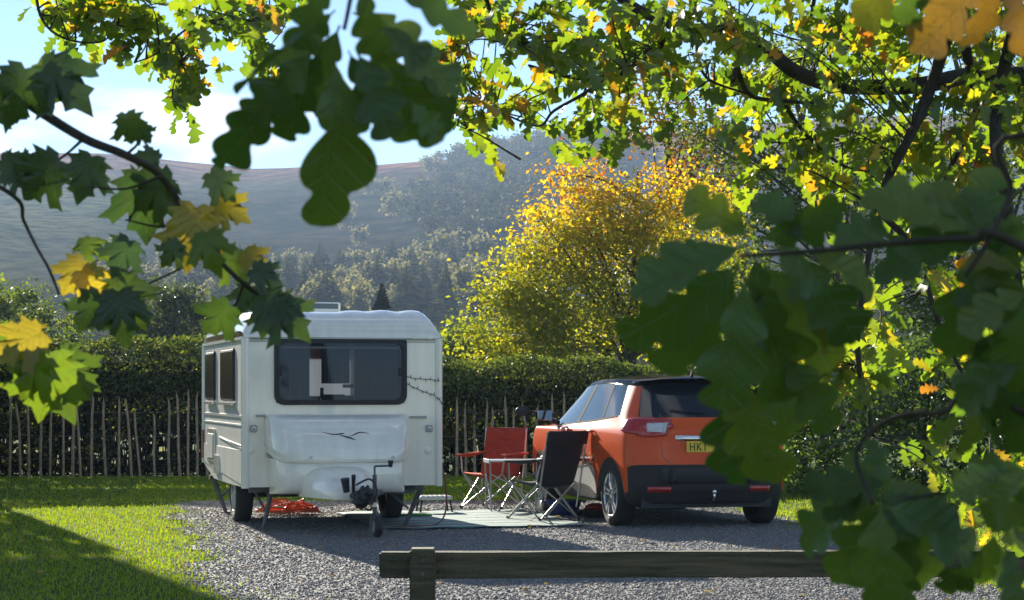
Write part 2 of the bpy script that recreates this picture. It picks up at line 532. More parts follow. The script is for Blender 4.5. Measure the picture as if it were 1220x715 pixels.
# grass blades
random.seed(31)
def grass(name, n, xr, yr, inside, hmin, hmax):
    x = rng.uniform(*xr, n); y = yr[0] + (yr[1] - yr[0]) * rng.random(n)
    keep = inside(x, y)
    x, y = x[keep], y[keep]; n = len(x)
    z = np.array([gz(t) for t in y]) - .006
    h = rng.uniform(hmin, hmax, n) * (1 + .5 * (rng.random(n) > .93))
    th = rng.random(n) * 6.28; lean = rng.uniform(.1, .8, n)
    w = rng.uniform(.004, .007, n)
    dx, dy = np.cos(th), np.sin(th)
    p = np.stack([x, y, z], -1)
    side = np.stack([-dy, dx, np.zeros(n)], -1) * w[:, None]
    mid = p + np.stack([dx * lean * .3, dy * lean * .3, np.full(n, .6)], -1) * h[:, None]
    tip = p + np.stack([dx * lean, dy * lean, np.ones(n)], -1) * h[:, None]
    V = np.stack([p - side, p + side, mid + side * .7, mid - side * .7, tip], 1).reshape(-1, 3)
    TF = np.array([(0, 1, 2), (0, 2, 3), (3, 2, 4)])
    Fc = (TF[None] + (np.arange(n) * 5)[:, None, None]).reshape(-1, 3)
    return mesh_np(name, V, Fc, rnd=np.repeat(rng.random(n), 5))
vl = np.vectorize(gx_left); vr = np.vectorize(gx_right)
grass_m = leaf_mat('grass_blade', [(0, (.11, .20, .010)), (.5, (.19, .30, .014)), (.85, (.26, .34, .02)), (1, (.25, .23, .06))], trans=.5, gloss=.03, tmul=(1.7, 1.5, .5))
gl = link('lawn_grass', grass('lawn_grass', 95000, (-8.5, -1.4), (12.4, 28.6),
          lambda x, y: (x < vl(y) + rng.exponential(.12, len(x)) - .06) & (x > -.28 * y - .6), .014, .036), grass_m)
tag(gl, 'short sunlit grass beside the caravan', 'grass', kind='stuff')
gr_ = link('lawn_grass', grass('lawn_grass', 60000, (2.2, 6.8), (12.4, 28.6),
           lambda x, y: (x > vr(y) - rng.exponential(.12, len(x)) + .06) & (x < .27 * y + .6), .014, .036), grass_m)
tag(gr_, 'short grass verge between the car and the bushes', 'grass', kind='stuff')
gb_ = link('lawn_grass', grass('lawn_grass', 50000, (-5, 3.2), (24.4, 28.7), lambda x, y: (y > 24.6 + rng.normal(0, .1, len(x))), .014, .036), grass_m)
tag(gb_, 'shaded grass strip along the foot of the hedge', 'grass', kind='stuff')

# hill across the valley -------------------------------------------------
RPX = [-3000, -400, 0, 120, 200, 300, 380, 450, 540, 640, 760, 1000, 1500, 4000]
RPY = [230, 196, 181, 182, 190, 201, 197, 196, 188, 177, 160, 140, 130, 190]
DK = [55, 150, 250, 400, 600, 800, 1000]
KK = [.03, .13, .25, .42, .68, .87, 1.0]
def hill_z(x, y):
    y = max(y, 40)
    px = CX + F * x / max(y, 120)
    el = (YH - np.interp(px, RPX, RPY)) / F
    if y <= 1000:
        k = np.interp(y, DK, KK)
        z = H + el * k * y
    else:
        z = H + el * 1000 - (y - 1000) * .06
    amp = min(max((y - 90) / 300, 0), 1)
    nz = mnoise.fractal(Vector((x / 95, y / 120, .3)), 1.0, 2.0, 5) * 5.0 + mnoise.noise(Vector((x / 28, y / 60, 4.1))) * 1.6
    if y > 900: nz *= max(0.25, 1 - (y - 900) / 100)
    return z * (1 if y > 55 else 1) + nz * amp - (1.6 if y < 60 else 0)

def hill_material():
    m = bpy.data.materials.new('hillside'); nt, N, L = nodes_of(m); b = N['Principled BSDF']
    tc = N.new('ShaderNodeTexCoord')
    def noise(s, d=8, rough=.6):
        n = N.new('ShaderNodeTexNoise'); n.inputs['Scale'].default_value = s; n.inputs['Detail'].default_value = d
        n.inputs['Roughness'].default_value = rough
        L.new(tc.outputs['Object'], n.inputs[0]); return n.outputs[0]
    def ramp(src, a, b2, ca=(0, 0, 0), cb=(1, 1, 1)):
        r = N.new('ShaderNodeValToRGB'); r.color_ramp.elements[0].position = a; r.color_ramp.elements[1].position = b2
        r.color_ramp.elements[0].color = (*ca, 1); r.color_ramp.elements[1].color = (*cb, 1)
        L.new(src, r.inputs[0]); return r.outputs[0]
    def mix(f, a, b2):
        x = N.new('ShaderNodeMixRGB'); L.new(f, x.inputs[0]); L.new(a, x.inputs[1]); L.new(b2, x.inputs[2]); return x.outputs[0]
    grass_c = ramp(noise(.13, 10, .7), .40, .60, (.022, .034, .015), (.14, .14, .06))
    brack_c = ramp(noise(.075, 10, .68), .40, .62, (.010, .018, .009), (.065, .055, .027))
    heath_c = ramp(noise(.06), .40, .60, (.09, .04, .03), (.32, .155, .09))
    sep = N.new('ShaderNodeSeparateXYZ'); L.new(tc.outputs['Object'], sep.inputs[0])
    def rng_(src, a, b2, jitter=.0):
        mr = N.new('ShaderNodeMapRange'); mr.inputs[1].default_value = a; mr.inputs[2].default_value = b2
        if jitter:
            ad = N.new('ShaderNodeMath'); ad.operation = 'MULTIPLY_ADD'; ad.inputs[1].default_value = jitter
            L.new(noise(.012), ad.inputs[0]); L.new(src, ad.inputs[2]); src = ad.outputs[0]
        L.new(src, mr.inputs[0]); return mr.outputs[0]
    left = rng_(sep.outputs[0], -35, -100, 90)             # pasture on the western flank
    high = rng_(sep.outputs[2], 112, 134, 50)                # heather near the top
    c = mix(left, brack_c, grass_c)
    c = mix(high, c, heath_c)
    L.new(c, b.inputs['Base Color']); b.inputs['Roughness'].default_value = 1.0; b.inputs['Specular IOR Level'].default_value = 0.0
    bp = N.new('ShaderNodeBump'); bp.inputs['Strength'].default_value = 1; bp.inputs['Distance'].default_value = 2.5
    L.new(noise(.16, 6, .7), bp.inputs['Height']); L.new(bp.outputs[0], b.inputs['Normal'])
    return m
hx = np.concatenate([np.linspace(-900, -330, 12), np.linspace(-310, 310, 125), np.linspace(330, 900, 12)])
hy = np.concatenate([np.linspace(58, 400, 40), np.linspace(408, 1010, 90), np.linspace(1030, 1300, 8)])
hill = sheet('hill', hx, hy, hill_z, hill_material())
tag(hill, 'hazy fell rising across the valley with a heather top', 'hill', kind='structure')

# a few fallen leaves on the gravel and grass
n_ = 200
fy = rng.uniform(12.9, 23.5, n_); fx = rng.uniform(-.26, .26, n_) * fy
fp_ = np.stack([fx, fy, np.array([gz(t) for t in fy]) + .024], -1)
fa = rand_unit(n_); fa[:, 2] *= .15; fn = rand_unit(n_) * .35; fn[:, 2] += 1
o = link('fallen_leaves', leaf_cloud('fallen_leaves', fp_, fa, fn, rng.uniform(.05, .09, n_), SMALL_LEAF),
         leaf_mat('fallen_leaf', [(0, (.22, .10, .03)), (.5, (.36, .22, .04)), (1, (.45, .33, .08))], trans=.3, gloss=.02))
tag(o, 'yellow and brown fallen leaves dotted over gravel and grass', 'leaves', kind='stuff')
# ------------------------------------------------------------------ trees and plants
bark = mat('bark', (.075, .06, .045), .9, var=.5, vscale=14, bump=.9, bscale=45)
bark_dark = mat('bark_dark', (.035, .03, .025), .9, var=.4, vscale=18, bump=.8, bscale=60)

def kid(o, root):
    """mesh given in place coordinates, parented under root"""
    o.parent = root
    o.matrix_parent_inverse = Matrix.Translation(-Vector(root.location))
    return o

def branch_mesh(name, polylines, root, mt, seg=7):
    bm = bmesh.new()
    for pts, r0, r1 in polylines:
        n = len(pts)
        tube(bm, pts, [r0 + (r1 - r0) * (i / max(n - 1, 1)) ** .8 for i in range(n)], seg)
    return kid(obj(name, bm, mt, smooth=True), root)

def crown_points(n, center, rad, clumps, spread, hollow=.35, flat=.8):
    """leaf positions gathered in clumps through an ellipsoid"""
    c = rand_unit(clumps) * (hollow + (1 - hollow) * rng.random((clumps, 1)) ** .5)
    c = c * np.array(rad) + np.array(center)
    k = rng.integers(0, clumps, n)
    sp = spread * rng.uniform(.6, 1.4, clumps)
    p = c[k] + rng.normal(size=(n, 3)) * sp[k][:, None] * np.array([1, 1, flat])
    return p, c, k

def leafy_tree(name, base, top, crowns, n, leaf, mt, label, cat='tree', group=None, trunk_r=.12, clumps=40, spread=.3, limbs=14,
               leafparts=None, bark_m=None, droop=.3, colour=None):
    """crowns: list of (center, radii, share). Trunk, limbs and a crown of separate small leaves"""
    base = Vector(base)
    root = empty(name, base)
    tag(root, label, cat, group)
    top = Vector(top)
    trunk = curve_pts([base - Vector((0, 0, .1)), base.lerp(top, .35) + Vector((random.uniform(-.1, .1), 0, 0)), base.lerp(top, .7), top], 5)
    branch_mesh('trunk', [(trunk, trunk_r, trunk_r * .2)], root, bark_m or bark, 9)
    pts, rn, ends = [], [], []
    tot = sum(c[2] for c in crowns)
    for c, r, sh in crowns:
        m = int(n * sh / tot)
        p, cc, k = crown_points(m, c, r, max(4, int(clumps * sh / tot)), spread)
        tone = rng.random(len(cc))
        pts.append(p)
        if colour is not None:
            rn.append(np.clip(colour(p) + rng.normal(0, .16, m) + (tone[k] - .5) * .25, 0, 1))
        else:
            rn.append(np.clip(.5 * tone[k] + .5 * rng.random(m), 0, 1))
        ends.extend([Vector(q) for q in cc])
    pts = np.concatenate(pts); rn = np.concatenate(rn)
    lim = []
    for e in random.sample(ends, min(limbs, len(ends))):
        s = trunk[random.randint(len(trunk) // 4, len(trunk) - 2)]
        if s.z > e.z: s = trunk[len(trunk) // 4]
        mid = s.lerp(e, .5) + Vector((random.uniform(-.1, .1), random.uniform(-.1, .1), .12 * (e - s).length))
        lim.append((curve_pts([s, mid, e], 4), trunk_r * random.uniform(.25, .45), trunk_r * .06))
    branch_mesh('branch', lim, root, bark_m or bark, 5)
    ax = rand_unit(len(pts)); ax[:, 2] = ax[:, 2] * .7 - droop
    nr = rand_unit(len(pts)); nr[:, 2] = np.abs(nr[:, 2]) + .5
    me = leaf_cloud('crown', pts, ax, nr, leaf * rng.uniform(.6, 1.25, len(pts)), SMALL_LEAF, rn)
    o = kid(link('crown', me, mt), root); o['kind'] = 'stuff'
    return root

beech_m = leaf_mat('beech_leaf', [(0, (.15, .19, .016)), (.3, (.25, .27, .02)), (.55, (.40, .34, .022)), (.8, (.42, .22, .016)), (1, (.30, .085, .012))], trans=.58, tmul=(2.0, 1.8, .7), gloss=.05, rough=.4)
green_m = leaf_mat('tree_leaf', [(0, (.04, .075, .012)), (.6, (.09, .14, .02)), (1, (.18, .21, .035))], trans=.55, gloss=.035, rough=.4, tmul=(1.9, 1.7, .7))
grey_green_m = leaf_mat('sallow_leaf', [(0, (.05, .075, .03)), (.6, (.09, .12, .05)), (1, (.15, .17, .08))], trans=.45, gloss=.04, rough=.35)
hill_leaf_m = leaf_mat('hill_tree_leaf', [(0, (.09, .10, .06)), (.6, (.17, .17, .09)), (1, (.28, .26, .13))], trans=.5, gloss=.03, tmul=(1.3, 1.2, .8), rough=.5)
wood_m = leaf_mat('woodland_leaf', [(0, (.025, .032, .022)), (.6, (.045, .052, .032)), (1, (.08, .085, .05))], trans=.35, gloss=.02, rough=.5)
con_m = leaf_mat('conifer_needles', [(0, (.04, .055, .03)), (.6, (.075, .095, .045)), (1, (.13, .145, .07))], trans=.4, gloss=.03, rough=.5)

# beech turning orange behind the hedge: crown masses read off the photograph at its own distance
BD = 38.0
def blob(px, py, rpx, rpy, share, d=BD, dep=1.0):
    c = P(px, py, d); s = F / d
    return ((c.x, d + random.uniform(-.4, .4), c.z), (rpx / s, dep, rpy / s), share)
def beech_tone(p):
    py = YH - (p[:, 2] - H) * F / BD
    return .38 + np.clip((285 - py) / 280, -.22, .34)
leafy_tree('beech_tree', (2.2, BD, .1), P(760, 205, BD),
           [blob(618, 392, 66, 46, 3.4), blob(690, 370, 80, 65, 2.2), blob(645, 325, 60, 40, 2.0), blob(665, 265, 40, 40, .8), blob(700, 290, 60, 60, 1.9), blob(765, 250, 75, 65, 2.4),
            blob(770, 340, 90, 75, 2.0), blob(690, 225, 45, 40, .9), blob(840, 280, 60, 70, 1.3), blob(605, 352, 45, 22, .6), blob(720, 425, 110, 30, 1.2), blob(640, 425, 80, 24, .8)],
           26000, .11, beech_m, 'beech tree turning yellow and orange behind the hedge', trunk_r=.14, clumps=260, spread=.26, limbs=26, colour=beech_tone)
leafy_tree('sallow_tree', P(195, 440, 66), P(195, 345, 66), [blob(195, 385, 62, 48, 1, 66, 1.6)], 5200, .19, grey_green_m,
           'rounded grey-green tree showing above the hedge left of the caravan', trunk_r=.1, clumps=60, spread=.28)
leafy_tree('broadleaf_tree', P(10, 440, 66), P(10, 350, 66), [blob(5, 375, 50, 38, 1, 66, 1.6), blob(60, 400, 40, 25, .5, 66, 1.2)], 4600, .18, green_m,
           'dark rounded tree behind the hedge at the end of the valley field', trunk_r=.1, clumps=50, spread=.28)
leafy_tree('broadleaf_tree', P(590, 470, 75), P(560, 395, 75), [blob(560, 415, 40, 28, 1, 75, 1.6), blob(520, 420, 30, 20, .5, 75, 1.2)], 3600, .20, green_m,
           'low green tree between the caravan roof and the orange beech', trunk_r=.1, clumps=40, spread=.3)
leafy_tree('lime_tree', (9.0, 46, .1), P(930, 60, 46), [blob(880, 250, 70, 120, 2, 46, 1.6), blob(960, 140, 95, 140, 3, 46, 1.8), blob(850, 120, 60, 60, .8, 46, 1.3), blob(905, 370, 75, 70, 1.6, 46, 1.5)], 11000, .15, green_m,
           'tall green tree behind the beech and the car', trunk_r=.22, clumps=130, spread=.36, limbs=40)
leafy_tree('ash_tree', (11.5, 42, .1), P(1130, 40, 42), [blob(1110, 250, 90, 130, 2.4, 42, 1.6), blob(1200, 170, 90, 150, 2.4, 42, 1.8), blob(1060, 360, 80, 70, 1.4, 42, 1.3), blob(1190, 370, 80, 70, 1.4, 42, 1.3)], 11000, .14, green_m,
           'tall green tree beyond the glossy bushes', trunk_r=.2, clumps=120, spread=.34, limbs=40)
leafy_tree('hawthorn_tree', (3.8, 50, .1), P(800, 150, 50), [blob(790, 130, 50, 50, 1, 50, 1.2), blob(845, 190, 50, 60, 1, 50, 1.2)], 2600, .15,
           leaf_mat('hawthorn_leaf', [(0, (.10, .09, .02)), (.5, (.26, .16, .03)), (1, (.32, .12, .02))], trans=.5), 'thin rust-leaved tree rising behind the orange beech', trunk_r=.12, clumps=60, spread=.3, limbs=30)

# glossy evergreen bushes to the right of the car
bush_m = leaf_mat('glossy_bush_leaf', [(0, (.025, .06, .012)), (.6, (.06, .12, .018)), (1, (.16, .22, .03))], trans=.5, gloss=.07, rough=.3, tmul=(1.8, 1.6, .7))
for (px, py, d, rx, ry, n, lb) in ((985, 500, 25.5, 95, 95, 5200, 'broad glossy green bush standing beside the car'),
                                   (1105, 495, 24.5, 90, 105, 5200, 'tall glossy bush between the car side bush and the verge end bush'),
                                   (1215, 500, 24.0, 85, 105, 4500, 'glossy bush at the end of the grass verge')):
    c = P(px, py, d); s = F / d
    leafy_tree('laurel_bush', (c.x, d, gz(d)), (c.x, d, c.z + ry / s * .6), [((c.x, d, c.z), (rx / s, .75, ry / s), 1)], n, .085, bush_m, lb, 'bush', trunk_r=.05, clumps=90, spread=.15, limbs=30, bark_m=bark_dark)

# --- far trees: three shapes shared by all copies
def conifer_mesh(name, n=420, rs=0):
    r = np.random.default_rng(rs)
    t = r.random(n) ** .8
    th = r.random(n) * 6.28
    rad = (1 - t) * .23 * r.uniform(.55, 1.1, n) + .012
    p = np.stack([np.cos(th) * rad * .25, np.sin(th) * rad * .25, .06 + t * .9], -1)
    ax = np.stack([np.cos(th), np.sin(th), r.uniform(-.55, .15, n)], -1)
    nr = np.stack([np.cos(th) * .3, np.sin(th) * .3, np.ones(n)], -1) + r.normal(0, .25, (n, 3))
    return leaf_cloud(name, p, ax, nr, rad * r.uniform(.85, 1.3, n), (SMALL_LEAF[0] * np.array([1.1, 1, 1]), SMALL_LEAF[1]), np.clip(.2 + .5 * t + r.normal(0, .2, n), 0, 1))
def round_mesh(name, n=520, rs=0):
    r = np.random.default_rng(rs)
    k = 16
    c = r.normal(size=(k, 3)); c /= np.linalg.norm(c, axis=1, keepdims=True); c *= r.uniform(.4, 1, (k, 1)) * np.array([.30, .30, .30]); c[:, 2] += .60
    q = r.integers(0, k, n)
    p = c[q] + r.normal(size=(n, 3)) * .085
    ax = r.normal(size=(n, 3)); nr = r.normal(size=(n, 3)); nr[:, 2] = abs(nr[:, 2]) + .4
    return leaf_cloud(name, p, ax, nr, r.uniform(.08, .15, n), SMALL_LEAF, np.clip(.5 * r.random(k)[q] + .5 * r.random(n), 0, 1))
def trunk_mesh(name, h, r0):
    bm = bmesh.new(); tube(bm, [(0, 0, -.06), (0.006, 0, h * .5), (0, 0, h)], [r0, r0 * .7, r0 * .15], 6)
    me = bpy.data.meshes.new(name); bm.to_mesh(me); bm.free(); me.materials.append(bark); return me
con_meshes = [conifer_mesh('crown', 420, i) for i in range(3)]
for me in con_meshes: me.materials.append(con_m)
rou_meshes = [round_mesh('crown', 520, 10 + i) for i in range(3)]
for me in rou_meshes: me.materials.append(hill_leaf_m)
wod_meshes = [round_mesh('crown', 360, 20 + i) for i in range(3)]
for me in wod_meshes: me.materials.append(wood_m)
con_trunk, rou_trunk = trunk_mesh('trunk', .95, .02), trunk_mesh('trunk', .55, .025)
def far_tree(name, px, d, h, crown_me, trunk_me, label, group, wide=1.0, dz=0.0):
    x = (px - CX) / F * d
    z = hill_z(x, d) - .4 + dz
    root = empty(name, (x, d, z), random.random() * 6.28)
    root.scale = (h * wide, h * wide, h)
    tag(root, label, 'tree', group)
    for nm, me in (('crown', crown_me), ('trunk', trunk_me)):
        o = bpy.data.objects.new(nm, me); col.objects.link(o); o.parent = root
    return root
rr = random.Random(3)
def clear_of(used, px, d, h, k):
    for (a, b, c) in used:
        if abs(a - px) < k and abs(b - d) < 18: return False
    used.append((px, d, h)); return True
used = []
cnt = 0
for _ in range(700):
    d = rr.uniform(300, 500); px = rr.uniform(95, 700)
    if rr.random() > np.interp(px, [95, 200, 300, 480, 600, 700], [.25, .7, 1, 1, .75, .4]): continue
    if d > 420 and rr.random() < .5: continue
    if not clear_of(used, px, d, 0, 9): continue
    h = rr.uniform(5.5, 9.5)
    if rr.random() < .5:
        far_tree('conifer_tree', px, d, h, rr.choice(con_meshes), con_trunk, 'small hazy conifer in the plantation at the foot of the fell', 'conifers at the foot of the fell', rr.uniform(1.2, 1.8))
    else:
        far_tree('valley_tree', px, d, h * .85, rr.choice(rou_meshes), rou_trunk, 'hazy round tree mixed among the conifers below the fell', 'round trees among the conifers', rr.uniform(.9, 1.15))
    cnt += 1
    if cnt > 190: break
used = []
for px, py in ((415, 262), (462, 236), (497, 240), (536, 248), (545, 262), (412, 278), (440, 235), (520, 200), (545, 192), (375, 235), (560, 195), (510, 215),
               (590, 215), (600, 250), (470, 262), (520, 300), (535, 318), (497, 320), (515, 340), (565, 300), (580, 330), (430, 300), (390, 262), (612, 190), (630, 200), (580, 200), (605, 225), (550, 230), (575, 262)):
    # a tree's distance is where the sight line meets the fell
    d = 420.0
    while d < 1000:
        x = (px - CX) / F * d
        if hill_z(x, d) >= H + (YH - py) / F * d: break
        d += 4
    far_tree('fell_tree', px + rr.uniform(-4, 4), d, rr.uniform(7.5, 11.5), rr.choice(rou_meshes), rou_trunk,
             'lone pale tree standing on the open face of the fell', 'lone trees scattered on the fell', rr.uniform(.85, 1.25))
used = []
cnt = 0
for _ in range(1400):
    d = rr.uniform(540, 995); px = rr.uniform(470, 740)
    edge = np.interp(d, [520, 650, 800, 1000], [520, 480, 520, 560])
    if px < edge or rr.random() > np.interp(px, [480, 560, 620, 740], [.15, .6, 1, 1]): continue
    if not clear_of(used, px, d, 0, 5): continue
    far_tree('woodland_tree', px, d, rr.uniform(8, 13), rr.choice(wod_meshes), rou_trunk, 'dark hazy tree in the wood covering the steep end of the fell', 'trees of the wood on the fell', rr.uniform(1.0, 1.4))
    cnt += 1
    if cnt > 280: break
# single dark spruce showing over the caravan roof
sp_me = conifer_mesh('crown', 1400, 77); sp_me.materials.append(leaf_mat('spruce_needles', [(0, (.012, .022, .014)), (1, (.03, .045, .025))], trans=.1, gloss=.02, rough=.5))
d = 120.0; t = P(455, 333, d)
o = far_tree('spruce_tree', 455, d, 1, sp_me, con_trunk, 'single dark pointed spruce showing over the caravan roof', None)
hh = (t.z - o.location.z); o.scale = (hh * 1.25, hh * 1.25, hh)

# ------------------------------------------------------------------ hedge and paling fence
HD = 29.0
hedge_m = leaf_mat('hedge_leaf', [(0, (.03, .05, .012)), (.5, (.065, .10, .018)), (.85, (.12, .15, .026)), (1, (.24, .24, .05))], trans=.5, gloss=.035, rough=.42, tmul=(1.5, 1.45, .6))
hedge_core_m = mat('hedge_twigs', (.020, .022, .012), .95, var=.5, vscale=9, bump=1, bscale=25)
def hedge(name, x0, x1, y0, depth, htop, n, label, leaf=.06):
    root = empty(name, ((x0 + x1) / 2, y0, gz(y0)))
    tag(root, label, 'hedge')
    # dense twiggy heart, broken up so light leaks through the lower half
    bm = bmesh.new()
    for i in range(int((x1 - x0) * 60)):
        x = random.uniform(x0, x1); y = y0 + random.uniform(.2, depth - .15); z0 = gz(y0); h = htop(x) - z0
        p0 = Vector((x, y, z0 - .02)); lx = random.uniform(-.35, .35)
        tube(bm, [p0, p0 + Vector((lx * .4, random.uniform(-.1, .1), h * .5)), p0 + Vector((lx, random.uniform(-.2, .2), h * random.uniform(.8, .96)))], [.012, .009, .004], 4, False)
    kid(obj('branch', bm, hedge_core_m), root)
    bm = bmesh.new()
    k = int((x1 - x0) / .055)
    for j, (ya, zb, zt) in enumerate(((.45, .58, .84), (.85, .0, .60))):
        rows = []
        for t in np.linspace(0, 1, 25):
            row = []
            for i in range(k + 1):
                x = x0 + (x1 - x0) * i / k; hb = htop(x) - gz(y0)
                row.append(Vector((x, y0 + ya * depth + random.uniform(-.05, .05), gz(y0) + random.uniform(-.02, .02) + hb * (zb + (zt - zb) * t))))
            rows.append(row)
        vv = grid_bm(bm, rows)
        if j == 1:      # thin, gappy back of the hedge
            bmesh.ops.delete(bm, geom=[f for f in bm.faces if f.calc_center_median().y > y0 + .7 * depth and random.random() < .11], context='FACES')
    kid(obj('heart', bm, hedge_core_m, smooth=True), root)
    # leaves: face, top and a looser scatter inside
    nf, nt = int(n * .50), int(n * .26)
    x = rng.uniform(x0, x1, n); hb = np.array([htop(t) for t in x]) - gz(y0)
    und = .05 * np.sin(x * 2.1) + .04 * np.sin(x * 5.3 + 1)
    v = rng.random(n) ** .8
    y = np.empty(n); z = np.empty(n)
    y[:nf] = y0 + np.abs(rng.normal(0, .09, nf)) + und[:nf] * .8 + .16 * np.clip((v[:nf] - .85) / .15, 0, 1)
    z[:nf] = gz(y0) + hb[:nf] * (.02 + .90 * v[:nf])
    k_ = rng.random(nt)                               # loose growth along the top, low at the front edge
    y[nf:nf + nt] = y0 + .10 + (depth - .1) * k_
    z[nf:nf + nt] = gz(y0) + hb[nf:nf + nt] - .16 + .20 * np.sqrt(np.clip(k_ * 2, 0, 1)) - np.abs(rng.normal(0, .10, nt)) + und[nf:nf + nt]
    y[nf + nt:] = y0 + rng.uniform(.1, depth, n - nf - nt); z[nf + nt:] = gz(y0) + hb[nf + nt:] * rng.random(n - nf - nt) * .9
    thin = (z - gz(y0)) / hb
    patch = np.sin(x * 1.7 + 2 * z) + np.sin(x * 3.9 - 3 * z + 1)
    keep = (thin > .60) | (rng.random(n) < .52 + .22 * patch)
    p = np.stack([x, y, z], -1)[keep]
    ax = rand_unit(len(p)); nr = rand_unit(len(p)); nr[:, 1] = -np.abs(nr[:, 1]) - .2; nr[:, 2] += .5
    me = leaf_cloud('foliage', p, ax, nr, leaf * rng.uniform(.6, 1.3, len(p)), SMALL_LEAF)
    o = kid(link('foliage', me, hedge_m), root); o['kind'] = 'stuff'
    return root
def hedge_top(x):
    px = CX + F * x / HD
    py = np.interp(px, [-400, 0, 240, 400, 540, 640, 760, 1000], [404, 404, 407, 418, 428, 430, 432, 434])
    return H + (YH - py) / F * HD
hedge('clipped_hedge', -9.2, 4.4, HD, 1.0, hedge_top, 64000, 'long clipped green hedge running behind the caravan and car')
# tall clipped hedge added out of view to cast the shadow across the lawn
def tall_top(x): return 6.2 + .1 * math.sin(x * 2)
hedge('shadow_hedge', -12.6, -7.3, 25.6, 1.4, tall_top, 15000, 'tall dark evergreen hedge added out of view to cast shade on the lawn', leaf=.13)

pale_m = mat('chestnut_pale', (.36, .28, .18), .85, var=.35, vscale=9, bump=.5, bscale=70)
wire_m = mat('galvanised_wire', (.2, .2, .2), .5, metal=.8)
root = empty('paling_fence', (0, HD - .10, gz(HD)))
tag(root, 'weathered chestnut paling fence standing in front of the hedge', 'fence')
pmes = []
for i in range(5):
    bm = bmesh.new(); r = random.Random(i)
    pts = [(0, 0, -.05), (r.uniform(-.012, .012), 0, .4), (r.uniform(-.02, .02), 0, .8), (r.uniform(-.025, .025), 0, 1.04), (r.uniform(-.025, .025), 0, 1.15)]
    tube(bm, pts, [.021, .02, .019, .017, .004], 5)
    me = bpy.data.meshes.new('pale'); bm.to_mesh(me); bm.free(); me.materials.append(pale_m); pmes.append(me)
x = -8.6
while x < 4.0:
    o = bpy.data.objects.new('pale', random.choice(pmes)); col.objects.link(o); o.parent = root
    o.location = (x, random.uniform(-.025, .025), 0)
    o.rotation_euler = (random.uniform(-.02, .02), random.gauss(0, .05), random.random() * 3)
    o.scale = (random.uniform(.75, 1.25), 1, random.uniform(.82, 1.12))
    x += random.uniform(.11, .23)
for z in (.25, .58, .92):
    bm = bmesh.new()
    tube(bm, [(-8.7 + .5 * i, -.028, z + random.uniform(-.012, .012)) for i in range(27)], .003, 4)
    obj('wire', bm, wire_m, root)

# unseen trees added behind the camera to fill reflections in window, paint and glass
for (x, y, h, lb) in ((-9, -16, 9, 'tall unseen tree added behind the camera for reflections, with a low skirt of leaves'), (-1, -20, 10, 'tallest of the unseen green trees added behind the camera for reflections'), (8, -17, 9, 'tall unseen green tree added behind the camera on the right for reflections')):
    leafy_tree('reflection_tree', (x, y, 0), (x, y, h * .8), [((x, y, h * .55), (4.6, 3, h * .42), 3), ((x + 1, y + 1, 2.0), (4.5, 2, 1.6), 1)], 7000, .34, green_m, lb, trunk_r=.25, clumps=110, spread=.5, limbs=30)
# ------------------------------------------------------------------ touring caravan
CAR_PHI = R(15.5)
CO = Vector((-320 / 120.7, F / 120.7, 0))         # front left corner on the ground
cs, sn = math.cos(CAR_PHI), math.sin(CAR_PHI)
def van_front(px, py, yl):
    """pixel -> (x, z) on the caravan's cross plane y = yl"""
    k = (px - CX) / F
    x0, d0 = CO.x - sn * yl, CO.y + cs * yl
    x = (k * d0 - x0) / (cs - k * sn)
    d = d0 + x * sn
    return x, H + (YH - py) / F * d
def van_side(px, py, xl):
    k = (px - CX) / F
    x0, d0 = CO.x + cs * xl, CO.y + sn * xl
    y = (k * d0 - x0) / (-sn - k * cs)
    d = d0 + y * cs
    return y, H + (YH - py) / F * d
W, LEN = 2.0, 3.35
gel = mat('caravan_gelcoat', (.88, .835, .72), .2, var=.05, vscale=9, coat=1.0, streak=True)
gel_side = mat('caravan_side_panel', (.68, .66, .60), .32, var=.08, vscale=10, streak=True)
seam_m = mat('seam_sealant', (.10, .10, .10), .6)
rail_m = mat('aluminium_rail', (.62, .62, .60), .35, metal=.6)
rubber = mat('black_rubber', (.018, .018, .019), .6, var=.3, vscale=20)
chassis_m = mat('galvanised_chassis', (.12, .12, .125), .55, metal=.5, var=.3, vscale=12)
plastic_k = mat('black_plastic', (.022, .022, .024), .45)
grey_pl = mat('grey_plastic', (.38, .38, .36), .5)
steel_bright = mat('plated_steel', (.6, .6, .58), .3, metal=.9)
decal = mat('navy_decal', (.02, .025, .045), .35)
grey_decal = mat('grey_decal', (.24, .24, .24), .4)

van = empty('caravan', CO, CAR_PHI)
tag(van, 'small white touring caravan with a dark front window and moulded front locker', 'caravan')

def wall(name, x0, x1, z0, z1, hole, y, t, m, edge=0.0):
    """upright panel across the van with a real window opening"""
    xs = sorted({x0, x1, *( [hole[0], hole[1]] if hole else [])}); zs = sorted({z0, z1, *([hole[2], hole[3]] if hole else [])})
    bm = bmesh.new(); vv = {}
    for i, x in enumerate(xs):
        for j, z in enumerate(zs): vv[i, j] = bm.verts.new((x, y, z))
    for i in range(len(xs) - 1):
        for j in range(len(zs) - 1):
            if hole and xs[i] >= hole[0] - 1e-6 and xs[i + 1] <= hole[1] + 1e-6 and zs[j] >= hole[2] - 1e-6 and zs[j + 1] <= hole[3] + 1e-6: continue
            bm.faces.new((vv[i, j], vv[i + 1, j], vv[i + 1, j + 1], vv[i, j + 1]))
    r = bmesh.ops.extrude_face_region(bm, geom=bm.faces[:])
    for e in r['geom']:
        if isinstance(e, bmesh.types.BMVert): e.co.y += t
    return obj(name, bm, m, van)

